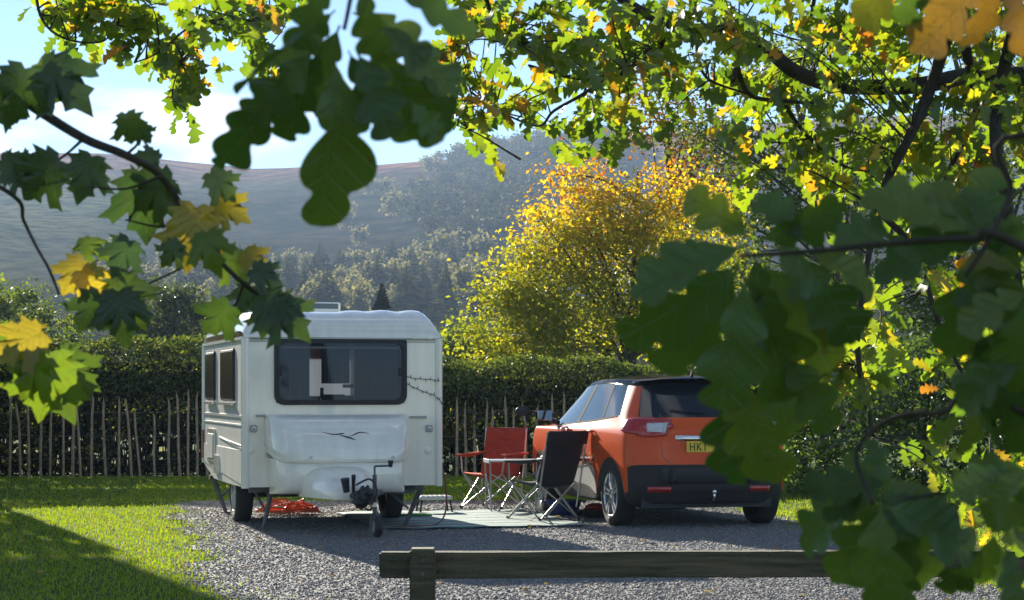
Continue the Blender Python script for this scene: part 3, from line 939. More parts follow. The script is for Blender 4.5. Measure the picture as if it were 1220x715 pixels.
zb, zs_ = .44, 1.92                     # underside of body, roof seam
wx0, wz1 = van_front(329, 404, 0); wx1, wz0 = van_front(482, 480, 0)
wz1 = min(wz1, zs_ - .02)
fp = wall('front_panel', .035, W - .035, zb, zs_, (wx0, wx1, wz0, wz1), 0, .03, gel)
rear_hole = (.30, 1.70, 1.12, 1.78)
wall('rear_panel', .035, W - .035, zb + .12, zs_, rear_hole, LEN - .03, .03, gel)
# sides: outer skin with the underside rising behind the wheel
def side(x, xt, name):
    prof = [(0, zb), (1.10, zb - .01), (2.35, zb - .01), (LEN, zb + .13), (LEN, zs_), (0, zs_)]
    bm = bmesh.new()
    a = [bm.verts.new((x, p[0], p[1])) for p in prof]; b = [bm.verts.new((xt, p[0], p[1])) for p in prof]
    bm.faces.new(a); bm.faces.new(b[::-1])
    for i in range(len(a)):
        j = (i + 1) % len(a); bm.faces.new((a[i], b[i], b[j], a[j]))
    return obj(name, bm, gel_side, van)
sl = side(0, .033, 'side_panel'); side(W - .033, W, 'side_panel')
# moulded lower skirt with a swage, and belt mouldings on the visible side
def strip(name, x, y0, y1, z0, z1, t, m, parent=van, z0b=None, z1b=None):
    bm = bmesh.new()
    q = [(y0, z0), (y1, z0 if z0b is None else z0b), (y1, z1 if z1b is None else z1b), (y0, z1)]
    a = [bm.verts.new((x, *p)) for p in q]; b = [bm.verts.new((x - t, *p)) for p in q]
    bm.faces.new(a[::-1]); bm.faces.new(b)
    for i in range(4):
        j = (i + 1) % 4; bm.faces.new((a[i], a[j], b[j], b[i]))
    return obj(name, bm, m, parent)
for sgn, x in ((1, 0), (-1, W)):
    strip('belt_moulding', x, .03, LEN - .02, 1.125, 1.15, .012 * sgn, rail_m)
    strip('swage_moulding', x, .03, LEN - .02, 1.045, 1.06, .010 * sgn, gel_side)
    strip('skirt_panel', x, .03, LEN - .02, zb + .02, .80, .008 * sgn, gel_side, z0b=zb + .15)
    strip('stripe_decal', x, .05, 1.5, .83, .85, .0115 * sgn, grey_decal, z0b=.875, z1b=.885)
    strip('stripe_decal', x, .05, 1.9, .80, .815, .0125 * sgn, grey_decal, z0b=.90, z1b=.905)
    strip('awning_rail', x, -.02, LEN + .0, zs_ - .018, zs_ + .012, .016 * sgn, rail_m)
# round-cornered front and rear posts with awning rail
for x in (.02, W - .02):
    for y in (.012, LEN - .012):
        bm = bmesh.new(); tube(bm, [(x, y, zb - .01 if y < 1 else zb + .13), (x, y, 1.2), (x, y, zs_ + .0)], .042, 14)
        obj('corner_moulding', bm, gel, van, smooth=True, auto=50)
    bm = bmesh.new(); box(bm, x - .004 + (.03 if x < 1 else -.03), x + .004 + (.03 if x < 1 else -.03), -.010, .0, zb, zs_)
    obj('corner_seam', bm, seam_m, van)
# roof: one moulding, front and back rolled over, three pressed ribs on the near half
def roof_pt(u, t):
    x = u * W
    L_, r, top = LEN, .30, 2.235
    if t < .25:      # front roll
        a = t / .25 * math.pi / 2; y, z = -.01 + .36 * (1 - math.cos(a)), zs_ + .005 + (top - zs_ - .045) * math.sin(a) ** .85
    elif t > .8:
        a = (1 - t) / .2 * math.pi / 2; y, z = L_ + .01 - .36 * (1 - math.cos(a)), zs_ + .005 + (top - zs_ - .045) * math.sin(a) ** .85
    else:
        k = (t - .25) / .55; y = .35 + (L_ - .70) * k; z = top - .04 + .02 * math.sin(k * math.pi)
    rise = max(0, min(1, (y - .10) / .2)) * max(0, min(1, (L_ - .1 - y) / .2))
    for c, w_, a_ in ((.58, .09, .018), (.73, .09, .026), (.88, .08, .026)):
        q = abs(u - c) / w_
        if q < 1: z += a_ * rise * (math.cos(q * math.pi) * .5 + .5) ** .6
    e = min(u, 1 - u) * W       # rounded gutters
    if e < .16: z = zs_ + .005 + (z - zs_ - .005) * math.sin(min(1, (e + .012) / .172) * math.pi / 2) ** .62
    return Vector((x, y, z))
bm = bmesh.new()
us = np.concatenate([[0, .008, .02, .035, .055, .08], np.linspace(.1, .9, 60), [.92, .945, .965, .98, .992, 1]])
grid_bm(bm, [[roof_pt(u, t) for u in us] for t in np.concatenate([np.linspace(0, .25, 14)[:-1], np.linspace(.25, .8, 16), np.linspace(.8, 1, 12)[1:]])])
roof = obj('roof', bm, gel, van, smooth=True)
bm = bmesh.new(); box(bm, .06, W - .06, -.012, -.003, zs_ - .016, zs_ - .006); box(bm, .06, W - .06, -.009, -.002, zs_ - .036, zs_ - .030)
obj('roof_seam', bm, seam_m, van)
bm = bmesh.new(); box(bm, .08, W - .08, .06, LEN - .06, zb + .0, zb + .05); obj('floor', bm, chassis_m, van)
# skylight
hx0, hz = van_front(352, 349, 1.2); hx1, _ = van_front(402, 349, 1.2)
bm = bmesh.new(); box(bm, hx0, hx1, 1.0, 1.5, 2.20, 2.325, .02); sk = obj('skylight', bm, gel, van)
bm = bmesh.new(); box(bm, hx0 + .03, hx1 - .03, .994, .999, 2.255, 2.31); obj('skylight_pane', bm, mat('smoked_acrylic', (.10, .12, .15), .15), sk)
# front window: rubber surround, glass, catches
def tinted(name, c, mixf=.42, rough=.03):
    m = bpy.data.materials.new(name); nt, N, L = nodes_of(m); N.remove(N['Principled BSDF'])
    t = N.new('ShaderNodeBsdfTransparent'); t.inputs[0].default_value = (*c, 1)
    g_ = N.new('ShaderNodeBsdfGlossy'); g_.inputs['Roughness'].default_value = rough; g_.inputs[0].default_value = (.38, .52, .85, 1)
    d_ = N.new('ShaderNodeBsdfDiffuse'); d_.inputs[0].default_value = (.008, .012, .022, 1)
    fr = N.new('ShaderNodeFresnel'); fr.inputs[0].default_value = 1.5
    m1 = N.new('ShaderNodeMixShader'); m1.inputs[0].default_value = mixf
    L.new(d_.outputs[0], m1.inputs[1]); L.new(t.outputs[0], m1.inputs[2])
    m2 = N.new('ShaderNodeMixShader')
    L.new(fr.outputs[0], m2.inputs[0]); L.new(m1.outputs[0], m2.inputs[1]); L.new(g_.outputs[0], m2.inputs[2])
    L.new(m2.outputs[0], N['Material Output'].inputs[0]); return m
glass_van = tinted('tinted_acrylic', (.40, .46, .55), .5)
def round_rect(x0, x1, z0, z1, r, seg=6, top_r=None):
    pts = []
    tr = r if top_r is None else top_r
    for cx_, cz_, a0, q in ((x1 - r, z0 + r, -90, r), (x1 - tr, z1 - tr, 0, tr), (x0 + tr, z1 - tr, 90, tr), (x0 + r, z0 + r, 180, r)):
        for k in range(seg + 1):
            a = R(a0 + 90 * k / seg); pts.append((cx_ + q * math.cos(a), cz_ + q * math.sin(a)))
    return pts
def ring_frame(bm, outer, inner, ya, yb):
    n = len(outer)
    O1 = [bm.verts.new((p[0], ya, p[1])) for p in outer]; I1 = [bm.verts.new((p[0], ya - .004, p[1])) for p in inner]
    O2 = [bm.verts.new((p[0], yb, p[1])) for p in outer]; I2 = [bm.verts.new((p[0], yb, p[1])) for p in inner]
    for i in range(n):
        j = (i + 1) % n
        bm.faces.new((O1[i], O1[j], I1[j], I1[i])); bm.faces.new((O2[i], O1[i], O1[j], O2[j])[::-1]); bm.faces.new((I1[i], I1[j], I2[j], I2[i])); bm.faces.new((O2[i], O2[j], I2[j], I2[i]))
win = empty('front_window'); win.parent = van
bm = bmesh.new(); ring_frame(bm, round_rect(wx0 - .02, wx1 + .02, wz0 - .02, wz1 + .012, .10, top_r=.03), round_rect(wx0 + .03, wx1 - .03, wz0 + .03, wz1 - .03, .075), -.026, .031)
obj('window_frame', bm, rubber, win)
bm = bmesh.new(); q = round_rect(wx0 + .02, wx1 - .02, wz0 + .02, wz1 - .02, .075)
a = [bm.verts.new((p[0], -.014, p[1])) for p in q]; bm.faces.new(a); obj('pane', bm, glass_van, win)
for x in (wx0 + .05, wx1 - .05):
    bm = bmesh.new(); box(bm, x - .012, x + .012, -.042, -.029, wz0 + .27, wz0 + .36, .004); obj('catch', bm, plastic_k, win)
bm = bmesh.new(); box(bm, wx0 + .06, wx1 - .06, -.020, -.0145, wz1 - .085, wz1 - .065); obj('window_rail', bm, mat('frame_grey', (.10, .11, .12), .4), win)
# what shows through: dark curtains and lockers with two gaps towards the daylit rear window
cloth_k = mat('dark_curtain', (.016, .018, .022), .9, var=.3, vscale=8)
def slot(px): return van_front(px, 440, .35)[0]
def lvl(py): return van_front(400, py, .35)[1]
bm = bmesh.new()
for i, (a, b) in enumerate(((slot(322), slot(369)), (slot(383), slot(417)), (slot(422.5), slot(492)))):
    for j in range(8):
        t0, t1 = a + (b - a) * j / 8, a + (b - a) * (j + 1) / 8
        zlo = lvl(457) if i == 1 else wz0 - .12
        box(bm, t0, t1 - .0005, .35 + .01 * (j % 2), .36 + .01 * (j % 2), zlo, zs_ + .02)
box(bm, slot(366), slot(424), .40, .41, lvl(414), zs_ + .02)
obj('curtain', bm, cloth_k, van)
bm = bmesh.new()
for (a, b, z0, z1) in ((slot(369), slot(383), wz0 - .12, lvl(472)), (slot(383), slot(387), lvl(475), lvl(462)), (slot(384), slot(412), wz0 - .1, lvl(470)), (slot(410), slot(423), lvl(462), lvl(458)), (slot(412), slot(423), wz0 - .1, lvl(471))):
    box(bm, a, b, .42, .43, z0, z1)
obj('interior_unit', bm, cloth_k, van)
bm = bmesh.new(); 
for k in range(24):
    z = rear_hole[2] - .02 + (rear_hole[3] - rear_hole[2] + .04) * k / 24
    box(bm, rear_hole[0] - .02, rear_hole[1] + .02, LEN - .06, LEN - .057, z, z + .03)
net = leaf_mat('net_blind', [(0, (.75, .75, .74)), (1, (.8, .8, .8))], use_attr=False, trans=.6, gloss=0, tmul=(1, 1, 1))
obj('rear_blind', bm, net, van)
ox0, oz0 = van_front(370, 427, LEN - .1); ox1, oz1 = van_front(383, 410, LEN - .1)
bm = bmesh.new(); box(bm, ox0 - .1, ox1 + .1, LEN - .10, LEN - .097, oz0, oz1 + .05)
obj('orange_cloth', bm, leaf_mat('orange_cloth', [(0, (.75, .32, .04)), (1, (.75, .32, .04))], use_attr=False, trans=.6, gloss=0, tmul=(1, 1, 1)), van)
# front locker: domed lid over a deeper box
lx0, _ = van_front(322, 540, -.36); lx1, _ = van_front(493, 540, -.36)
lxc, lhw = (lx0 + lx1) / 2, (lx1 - lx0) / 2
prof_lid = [(0.0, 1.165), (-.10, 1.163), (-.20, 1.145), (-.29, 1.10), (-.355, 1.02), (-.395, .93), (-.42, .83), (-.43, .74), (-.428, .705), (-.415, .690), (-.38, .688)]
def lid_rows(prof, n=56, p=9.0):
    rows = []
    for y, z in prof:
        row = []
        for i in range(n + 1):
            u = -1 + 2 * i / n
            u = math.copysign(1 - (1 - abs(u)) ** 1.35, u)
            k = (1 - abs(u) ** p) ** (1 / 2.4)
            lift = .10 * abs(u) ** 14 * max(0, min(1, (1.15 - z) / .45))
            row.append(Vector((lxc + u * lhw * (1 - .018 * (z < .75)), min(.0, y * k - .002), z + lift)))
        rows.append(row)
    return rows
lk = van
bm = bmesh.new(); grid_bm(bm, lid_rows(curve_pts([(a, b, 0) for a, b in prof_lid], 3) and [(v.x, v.y) for v in curve_pts([(a, b, 0) for a, b in prof_lid], 3)]))
lid = obj('locker_lid', bm, gel, lk, smooth=True)
prof_box = [(-.375, .73), (-.385, .66), (-.39, .56), (-.385, .46), (-.36, .41), (-.31, .385), (-.1, .375), (0, .375)]
bm = bmesh.new()
rows = []
for y, z in [(v.x, v.y) for v in curve_pts([(a, b, 0) for a, b in prof_box], 3)]:
    row = []
    for i in range(33):
        u = -1 + i / 16; u = math.copysign(1 - (1 - abs(u)) ** 1.35, u)
        k = (1 - abs(u) ** 14) ** (1 / 2.4)
        row.append(Vector((lxc + u * (lhw - .035) * (.985 if z < .5 else 1), min(0, y * k - .001), z)))
    rows.append(row)
grid_bm(bm, rows); obj('locker_box', bm, gel, lk, smooth=True)
bv = BVHTree.FromObject(lid, bpy.context.evaluated_depsgraph_get())
def on_lid(x, z):
    h = bv.ray_cast(Vector((x, -2, z)), Vector((0, 1, 0)))
    return h[0] + Vector((0, -.003, 0)) if h[0] is not None else Vector((x, -.4, z))
# bird emblem: three brush strokes
def stroke(parent, pts, w, m, name='emblem'):
    cp = curve_pts([(a, b, 0) for a, b in pts], 8)
    bm = bmesh.new(); rows = []
    n = len(cp)
    for i, c in enumerate(cp):
        t = i / (n - 1); ww = w * math.sin(math.pi * min(max(t * .94 + .03, 0), 1)) ** .8
        d_ = (cp[min(i + 1, n - 1)] - cp[max(i - 1, 0)]).normalized(); nx, nz_ = -d_.y, d_.x
        rows.append([on_lid(c.x + nx * ww, c.y + nz_ * ww), on_lid(c.x - nx * ww, c.y - nz_ * ww)])
    grid_bm(bm, rows); return obj(name, bm, m, parent)
def LP_(px, py): return van_front(px, py, -.40)
stroke(lid, [LP_(384, 515), LP_(398, 517.5), LP_(409, 516.5), LP_(410.5, 517)], .006, decal)
stroke(lid, [LP_(404, 518), LP_(413, 520.5), LP_(418, 522), LP_(424, 524.5)], .008, decal)
stroke(lid, [LP_(417, 520), LP_(424, 517), LP_(430, 515.3), LP_(441, 516.5)], .006, decal)
for px in (370, 468):
    x, z = van_front(px, 545, -.42); p = on_lid(x, z)
    bm = bmesh.new(); tube(bm, [p + Vector((0, .004, 0)), p + Vector((0, -.006, 0))], .018, 12); obj('lock', bm, gel_side, lid)
# marker lamps, vents, grab handles on the front panel
for px, py in ((302, 510.5), (511, 510.5)):
    x, z = van_front(px, py, 0)
    bm = bmesh.new(); box(bm, x - .034, x + .034, -.030, .0, z - .036, z + .036, .012); ml = obj('marker_lamp', bm, grey_pl, van)
    bm = bmesh.new(); tube(bm, [(x, -.028, z), (x, -.038, z)], .020, 14); obj('lens', bm, mat('lamp_lens', (.75, .75, .72), .15), ml)
    bm = bmesh.new(); tube(bm, [(x, -.037, z - .006), (x, -.041, z - .006)], .009, 10); obj('bulb', bm, plastic_k, ml)
for px, py in ((299, 536), (510, 537)):
    x, z = van_front(px, py, 0)
    bm = bmesh.new(); lathe(bm, [(.001, -.012), (.030, -.012), (.036, -.006), (.038, .0)], (x, 0, z), 'y', 20); obj('vent_cover', bm, gel, van, smooth=True)
for px, py in ((315, 495.5), (498, 497)):
    x, z = van_front(px, py, 0)
    bm = bmesh.new(); box(bm, x - .085, x + .085, -.034, -.018, z - .012, z + .012, .006); box(bm, x - .085, x - .06, -.02, 0, z - .012, z + .012); box(bm, x + .06, x + .085, -.02, 0, z - .012, z + .012)
    obj('grab_handle', bm, grey_pl, van)
# side windows, hatches, vent
brown_glass = mat('bronze_acrylic', (.045, .030, .022), .18, var=.3, vscale=40, coat=.3)
def side_window(y0, y1, z0, z1, name, tilt=0):
    w_ = empty(name); w_.parent = van
    bm = bmesh.new(); box(bm, -.022, 0.0, y0, y1, z0, z1, .018); obj('window_frame', bm, rubber, w_)
    bm = bmesh.new(); box(bm, -.03, -.0225, y0 + .03, y1 - .03, z0 + .03, z1 - .03, .003); pn = obj('pane', bm, brown_glass, w_)
    bm = bmesh.new(); box(bm, -.045, -.012, y0 - .01, y1 + .01, z0 - .045, z0 - .012, .006); obj('sill', bm, gel, w_)
    return w_
y0, z1 = van_side(280, 409, 0); y1, z0 = van_side(265, 477, 0)
side_window(y0, y1, 1.29, 1.83, 'side_window')
y0, _ = van_side(257, 415, 0); y1, _ = van_side(247, 478, 0)
side_window(y0, y1, 1.29, 1.83, 'side_window')
ya, _ = van_side(257, 540, 0); yb, _ = van_side(249, 540, 0)
hd = empty('gas_hatch'); hd.parent = van
bm = bmesh.new(); box(bm, -.022, 0, ya, yb, .60, .98, .012); obj('hatch_frame', bm, gel, hd)
bm = bmesh.new(); box(bm, -.030, -.0225, ya + .06, yb - .06, .66, .92, .006); obj('hatch_door', bm, gel_side, hd)
ya, _ = van_side(262, 560, 0); yb, _ = van_side(257, 560, 0)
bm = bmesh.new(); box(bm, -.026, 0, ya, yb, .50, .70, .008); obj('flue_vent', bm, gel, van)
# rear lamp cluster at the far corner
bm = bmesh.new(); box(bm, -.018, .05, LEN - .08, LEN + .02, .62, .95, .01); obj('tail_lamp', bm, mat('red_lens', (.35, .02, .015), .2), van)
# chassis: A-frame, fairing, hitch, jockey wheel, steadies, wheels
cxm = .985
bm = bmesh.new()
for s in (-1, 1):
    tube(bm, [(cxm + s * .55, .5, .40), (cxm + s * .40, -.1, .39), (cxm + s * .05, -1.12, .40)], .032, 6)
box(bm, .25, W - .25, .08, .14, .355, .43); box(bm, .25, W - .25, 1.6, 1.68, .33, .42)
box(bm, cxm - .62, cxm - .56, .1, LEN - .3, .35, .44); box(bm, cxm + .56, cxm + .62, .1, LEN - .3, .35, .44)
obj('drawbar', bm, chassis_m, van)
bm = bmesh.new(); rows = []
for t in np.linspace(0, 1, 14):
    y = -.30 - .72 * t; hw = .30 * (1 - t) ** .6 + .085; top = .66 - .17 * t ** 1.8; row = []
    for k in range(21):
        a = math.pi * k / 20; ca, sa = math.cos(a), math.sin(a)
        row.append(Vector((cxm - .10 - hw * math.copysign(abs(ca) ** .6, ca), y, .36 + (top - .36) * sa ** .55)))
    rows.append(row)
vv = grid_bm(bm, rows); bm.faces.new(vv[-1][::-1])
fair = obj('drawbar_fairing', bm, gel, van, smooth=True, auto=60)
hitch = empty('hitch'); hitch.parent = van
bm = bmesh.new(); box(bm, cxm - .045, cxm + .045, -1.32, -1.04, .37, .46, .02); tube(bm, [(cxm, -1.34, .41), (cxm, -1.34, .33)], .05, 12); obj('coupling', bm, plastic_k, hitch)
bm = bmesh.new(); r_ = bmesh.ops.create_icosphere(bm, subdivisions=4, radius=1)
for v in r_['verts']:
    k = 1 + .55 * mnoise.noise(v.co * 2.2) + .25 * mnoise.noise(v.co * 6)
    v.co = Vector((cxm - .03 + .085 * v.co.x * k, -1.25 + .17 * v.co.y * k, .395 + .085 * v.co.z * k + .03 * v.co.x))
obj('hitch_cover', bm, rubber, hitch, smooth=True)
bm = bmesh.new(); tube(bm, [(cxm - .10, -1.12, .44), (cxm - .115, -1.2, .52), (cxm - .12, -1.24, .60)], [.016, .016, .022], 8); obj('brake_lever', bm, plastic_k, hitch)
bm = bmesh.new(); tube(bm, curve_pts([(cxm - .05, -1.0, .5), (cxm + .05, -1.18, .56), (cxm + .09, -1.3, .44), (cxm + .02, -1.32, .28), (cxm - .06, -1.2, .34)], 6), .010, 6); obj('brake_cable', bm, plastic_k, hitch)
bm = bmesh.new(); box(bm, cxm + .03, cxm + .08, -1.36, -1.22, .30, .35, .008); obj('jockey_clamp', bm, steel_bright, hitch)
bm = bmesh.new(); tube(bm, [(cxm - .17, -1.15, .44), (cxm - .19, -1.17, .57)], [.03, .042], 8); obj('plug', bm, plastic_k, hitch)
jx, jy = cxm + .105, -1.12
jk = empty('jockey_wheel'); jk.parent = van
bm = bmesh.new(); tube(bm, [(jx, jy, .18), (jx, jy, .60)], .020, 10); tube(bm, [(jx, jy, .60), (jx, jy, .68)], .010, 8)
tube(bm, [(jx, jy, .68), (jx + .15, jy - .02, .685)], .009, 8); obj('tube', bm, chassis_m, jk)
bm = bmesh.new(); tube(bm, [(jx + .15, jy - .02, .67), (jx + .15, jy - .02, .735)], [.016, .028], 10); obj('handle', bm, plastic_k, jk)
bm = bmesh.new(); lathe(bm, [(.03, -.035), (.085, -.035), (.105, -.02), (.105, .02), (.085, .035), (.03, .035)], (jx + .03, jy + .02, .105), 'x', 20); obj('wheel', bm, rubber, jk, smooth=True, auto=50)
bm = bmesh.new(); lathe(bm, [(.005, -.038), (.06, -.038), (.06, -.030)], (jx + .03, jy + .02, .105), 'x', 16); lathe(bm, [(.005, .038), (.06, .038), (.06, .030)], (jx + .03, jy + .02, .105), 'x', 16); obj('wheel_hub', bm, grey_pl, jk)
bm = bmesh.new(); tube(bm, [(jx, jy, .26), (jx - .03, jy + .02, .18), (jx - .03, jy + .02, .1)], .012, 6); obj('fork', bm, chassis_m, jk)
def steady(x, y, dx, dy):
    s_ = empty('corner_steady'); s_.parent = van
    bm = bmesh.new(); box(bm, x - .16, x + .16, y - .04, y + .04, .385, .435); obj('bracket', bm, chassis_m, s_)
    bm = bmesh.new(); tube(bm, [(x - dx, y - dy, .39), (x + dx * .2, y + dy * .2, .02)], [.030, .022], 6); obj('leg', bm, chassis_m, s_)
    bm = bmesh.new(); tube(bm, [(x + dx * 1.6, y + dy * 1.6, .39), (x - dx * .1, y - dy * .1, .2)], .014, 6); obj('strut', bm, chassis_m, s_)
    bm = bmesh.new(); tube(bm, [(x + dx * .2, y + dy * .2, .004), (x + dx * .2, y + dy * .2, .022)], .06, 12); obj('foot', bm, chassis_m, s_)
steady(.23, .12, -.06, .02); steady(1.68, .12, -.13, .02); steady(.2, LEN - .25, .10, -.1); steady(1.8, LEN - .25, -.1, -.1)
tyre_m = mat('tyre_rubber', (.020, .020, .021), .75, var=.35, vscale=25, bump=.4, bscale=120)
def road_wheel(name, parent, cx_, cy_, r, w_, out, rimr, spokes, rim_m):
    """out = -1 when the outer face looks to -x"""
    wh = empty(name); wh.parent = parent
    bm = bmesh.new(); h_ = w_ / 2
    lathe(bm, [(rimr, -h_ * .82), (rimr + .02, -h_ * .95), (r - .045, -h_), (r - .015, -h_ * .9), (r, -h_ * .68), (r, h_ * .68), (r - .015, h_ * .9), (r - .045, h_), (rimr + .02, h_ * .95), (rimr, h_ * .82)], (cx_, cy_, r), 'x', 40)
    ty = obj('tyre', bm, tyre_m, wh, smooth=True, auto=45)
    bm = bmesh.new(); f = cx_ + out * h_ * .80
    lathe(bm, [(rimr + .004, f + out * .010), (rimr - .010, f + out * .012), (rimr - .022, f), (rimr - .03, f - out * .10), (.02, f - out * .11)], (0, cy_, r), 'x', 40)
    obj('rim', bm, rim_m, wh, smooth=True, auto=40)
    for k in range(spokes):
        a = 2 * math.pi * k / spokes + .2
        for da in (-.12, .12):
            bm = bmesh.new()
            c0 = Vector((f - out * .012, cy_ + .035 * math.cos(a + da * 2), r + .035 * math.sin(a + da * 2)))
            c1 = Vector((f + out * .002, cy_ + (rimr - .012) * math.cos(a + da * 1.5), r + (rimr - .012) * math.sin(a + da * 1.5)))
            d_ = (c1 - c0).normalized(); s_ = d_.cross(Vector((1, 0, 0))).normalized()
            rows = []
            for t, ww in ((0, .020), (.5, .014), (1, .022)):
                c = c0.lerp(c1, t) + Vector((out * .010 * math.sin(t * math.pi), 0, 0))
                rows.append([c - s_ * ww, c - s_ * ww * .6 + Vector((out * .008, 0, 0)), c + s_ * ww * .6 + Vector((out * .008, 0, 0)), c + s_ * ww, c + Vector((-out * .02, 0, 0))])
            vv = [[bm.verts.new(p) for p in rw] for rw in rows]
            for i in range(2):
                for j in range(5): bm.faces.new((vv[i][j], vv[i][(j + 1) % 5], vv[i + 1][(j + 1) % 5], vv[i + 1][j]))
            obj('spoke', bm, rim_m, wh)
    bm = bmesh.new(); lathe(bm, [(.004, f + out * .012), (.035, f + out * .012), (.050, f), (.055, f - out * .05)], (0, cy_, r), 'x', 20); obj('hub_cap', bm, rim_m, wh, smooth=True, auto=40)
    return wh
steel_rim = mat('steel_rim', (.55, .55, .54), .4, metal=.7)
road_wheel('wheel', van, .19, 1.55, .30, .185, -1, .19, 5, steel_rim)
road_wheel('wheel', van, W - .19, 1.55, .30, .185, 1, .19, 5, steel_rim)
bm = bmesh.new(); tube(bm, [(.25, 1.55, .30), (W - .25, 1.55, .30)], .04, 8); obj('axle', bm, chassis_m, van)
# entrance door on the far side, shows from a step to the right
bm = bmesh.new(); box(bm, W, W + .014, 1.55, 2.12, .48, 1.86, .006); dr = obj('door', bm, gel, van)
bm = bmesh.new(); box(bm, W + .015, W + .035, 1.62, 1.70, 1.06, 1.12, .004); obj('handle', bm, plastic_k, dr)

def vanw(x, y, z):
    return Vector((CO.x + cs * x - sn * y, CO.y + sn * x + cs * y, z))
# string of fairy lights pegged from window to awning rail
fl = empty('fairy_light_string', vanw(1.7, -.03, 1.2)); tag(fl, 'thin dark string of fairy lights strung from the caravan window to its edge', 'lights')
def fairy(pts, nm):
    c = curve_pts([Vector(p) for p in pts], 10)
    bm = bmesh.new(); tube(bm, c, .0035, 5); kid(obj('wire', bm, plastic_k), fl)
    for i in range(6, len(c) - 3, 4):
        bm = bmesh.new(); tube(bm, [c[i], c[i] + Vector((.004, -.004, .028 if (i // 4) % 2 else -.026))], [.005, .003], 6); kid(obj('bulb', bm, plastic_k), fl)
def vp(px, py, yl):
    x, z = van_front(px, py, yl); return vanw(x, yl, z)
fairy([vp(481, 448, -.03), vp(495, 451, -.03), vp(510, 452, -.03), vp(522, 453.5, -.05), vp(527, 456, .05)], 'a')
fairy([vp(481, 455, -.03), vp(492, 461, -.03), vp(506, 467, -.03), vp(517, 471, -.04), vp(525, 478, -.05), vp(528, 484, .05)], 'b')
# ------------------------------------------------------------------ orange crossover car
PHC = R(14.8)
cc, ss = math.cos(PHC), math.sin(PHC)
contact = Vector((1.10, F / 115.7, 0))
KO = contact + .775 * Vector((cc, ss, 0)) - .66 * Vector((-ss, cc, 0))
car = empty('car', KO, PHC)
tag(car, 'orange hatchback car with black roof and black lower cladding', 'car')
def car_paint(name, c):
    m = mat(name, c, .4, var=.04, vscale=3, coat=.45, spec=.05)
    return m
orange = car_paint('orange_paint', (.72, .105, .024))
blackp = mat('black_roof_paint', (.010, .010, .012), .6, var=.05, coat=.3, spec=.0)
clad = mat('grained_cladding', (.020, .020, .021), .62, var=.2, vscale=30, bump=.15, bscale=300)
pillar_m = mat('matt_black_trim', (.012, .012, .013), .8, spec=.05)
silver = mat('silver_insert', (.60, .60, .58), .38, metal=.35)
carglass = mat('car_glass', (.014, .018, .024), .05, coat=0.0, spec=.5)
chrome = mat('chrome', (.85, .85, .85), .12, metal=1.0)
YR, YF = .66, 3.266
ncol = 22
#            0    1    2    3    4    5    6    7    8    9    10   11   12   13   14   15   16   17   18   19   20   21
arch_y = {5: YR - .385, 6: YR - .30, 7: YR, 8: YR + .30, 9: YR + .385, 13: YF - .385, 14: YF - .30, 15: YF, 16: YF + .30, 17: YF + .385}
arch_z = {5: .27, 6: .545, 7: .70, 8: .545, 9: .25, 13: .25, 14: .545, 15: .70, 16: .545, 17: .27}
side_y = {4: .20, 10: 1.40, 11: 1.90, 12: 2.40, **arch_y}
def tap(y): return float(np.interp(y, [0, .1, .2, .45, .9, 3.0, 3.5, 3.75, 3.95], [.88, .93, .962, .99, 1, 1, .985, .96, .9]))
rows_ = [[None] * ncol for _ in range(8)]
rear_x = [0, .34, .60, .775]
front = {18: (.78, 3.90), 19: (.60, 4.05), 20: (.33, 4.11), 21: (0, 4.125)}
belt_y = [.175, .188, .222, .29, .42, .56, .72, .90, 1.10, 1.28, 1.50, 1.95, 2.40, 2.72, 2.90, 3.02, 3.12, 3.20, 3.26, 3.30, 3.33, 3.34]
belt_x = [0, .31, .55, .69, .765, .795, .803, .808, .812, .815, .816, .816, .81, .80, .79, .78, .765, .70, .55, .38, .2, 0]
belt_z = [1.12, 1.12, 1.12, 1.13, 1.145, 1.14, 1.13, 1.115, 1.10, 1.085, 1.07, 1.045, 1.02, 1.0, .995, .99, .99, 1.01, 1.03, 1.045, 1.05, 1.05]
top_y = [.50, .505, .515, .54, .64, .78, .90, 1.03, 1.17, 1.30, 1.48, 1.85, 2.12, 2.26, 2.33, 2.38, 2.42, 2.46, 2.52, 2.56, 2.585, 2.59]
top_x = [0, .275, .465, .57, .615, .632, .644, .646, .648, .648, .648, .640, .628, .615, .605, .596, .586, .565, .47, .33, .17, 0]
top_z = [1.468, 1.466, 1.460, 1.45, 1.448, 1.455, 1.46, 1.465, 1.47, 1.472, 1.475, 1.47, 1.455, 1.44, 1.43, 1.422, 1.415, 1.415, 1.435, 1.45, 1.455, 1.457]
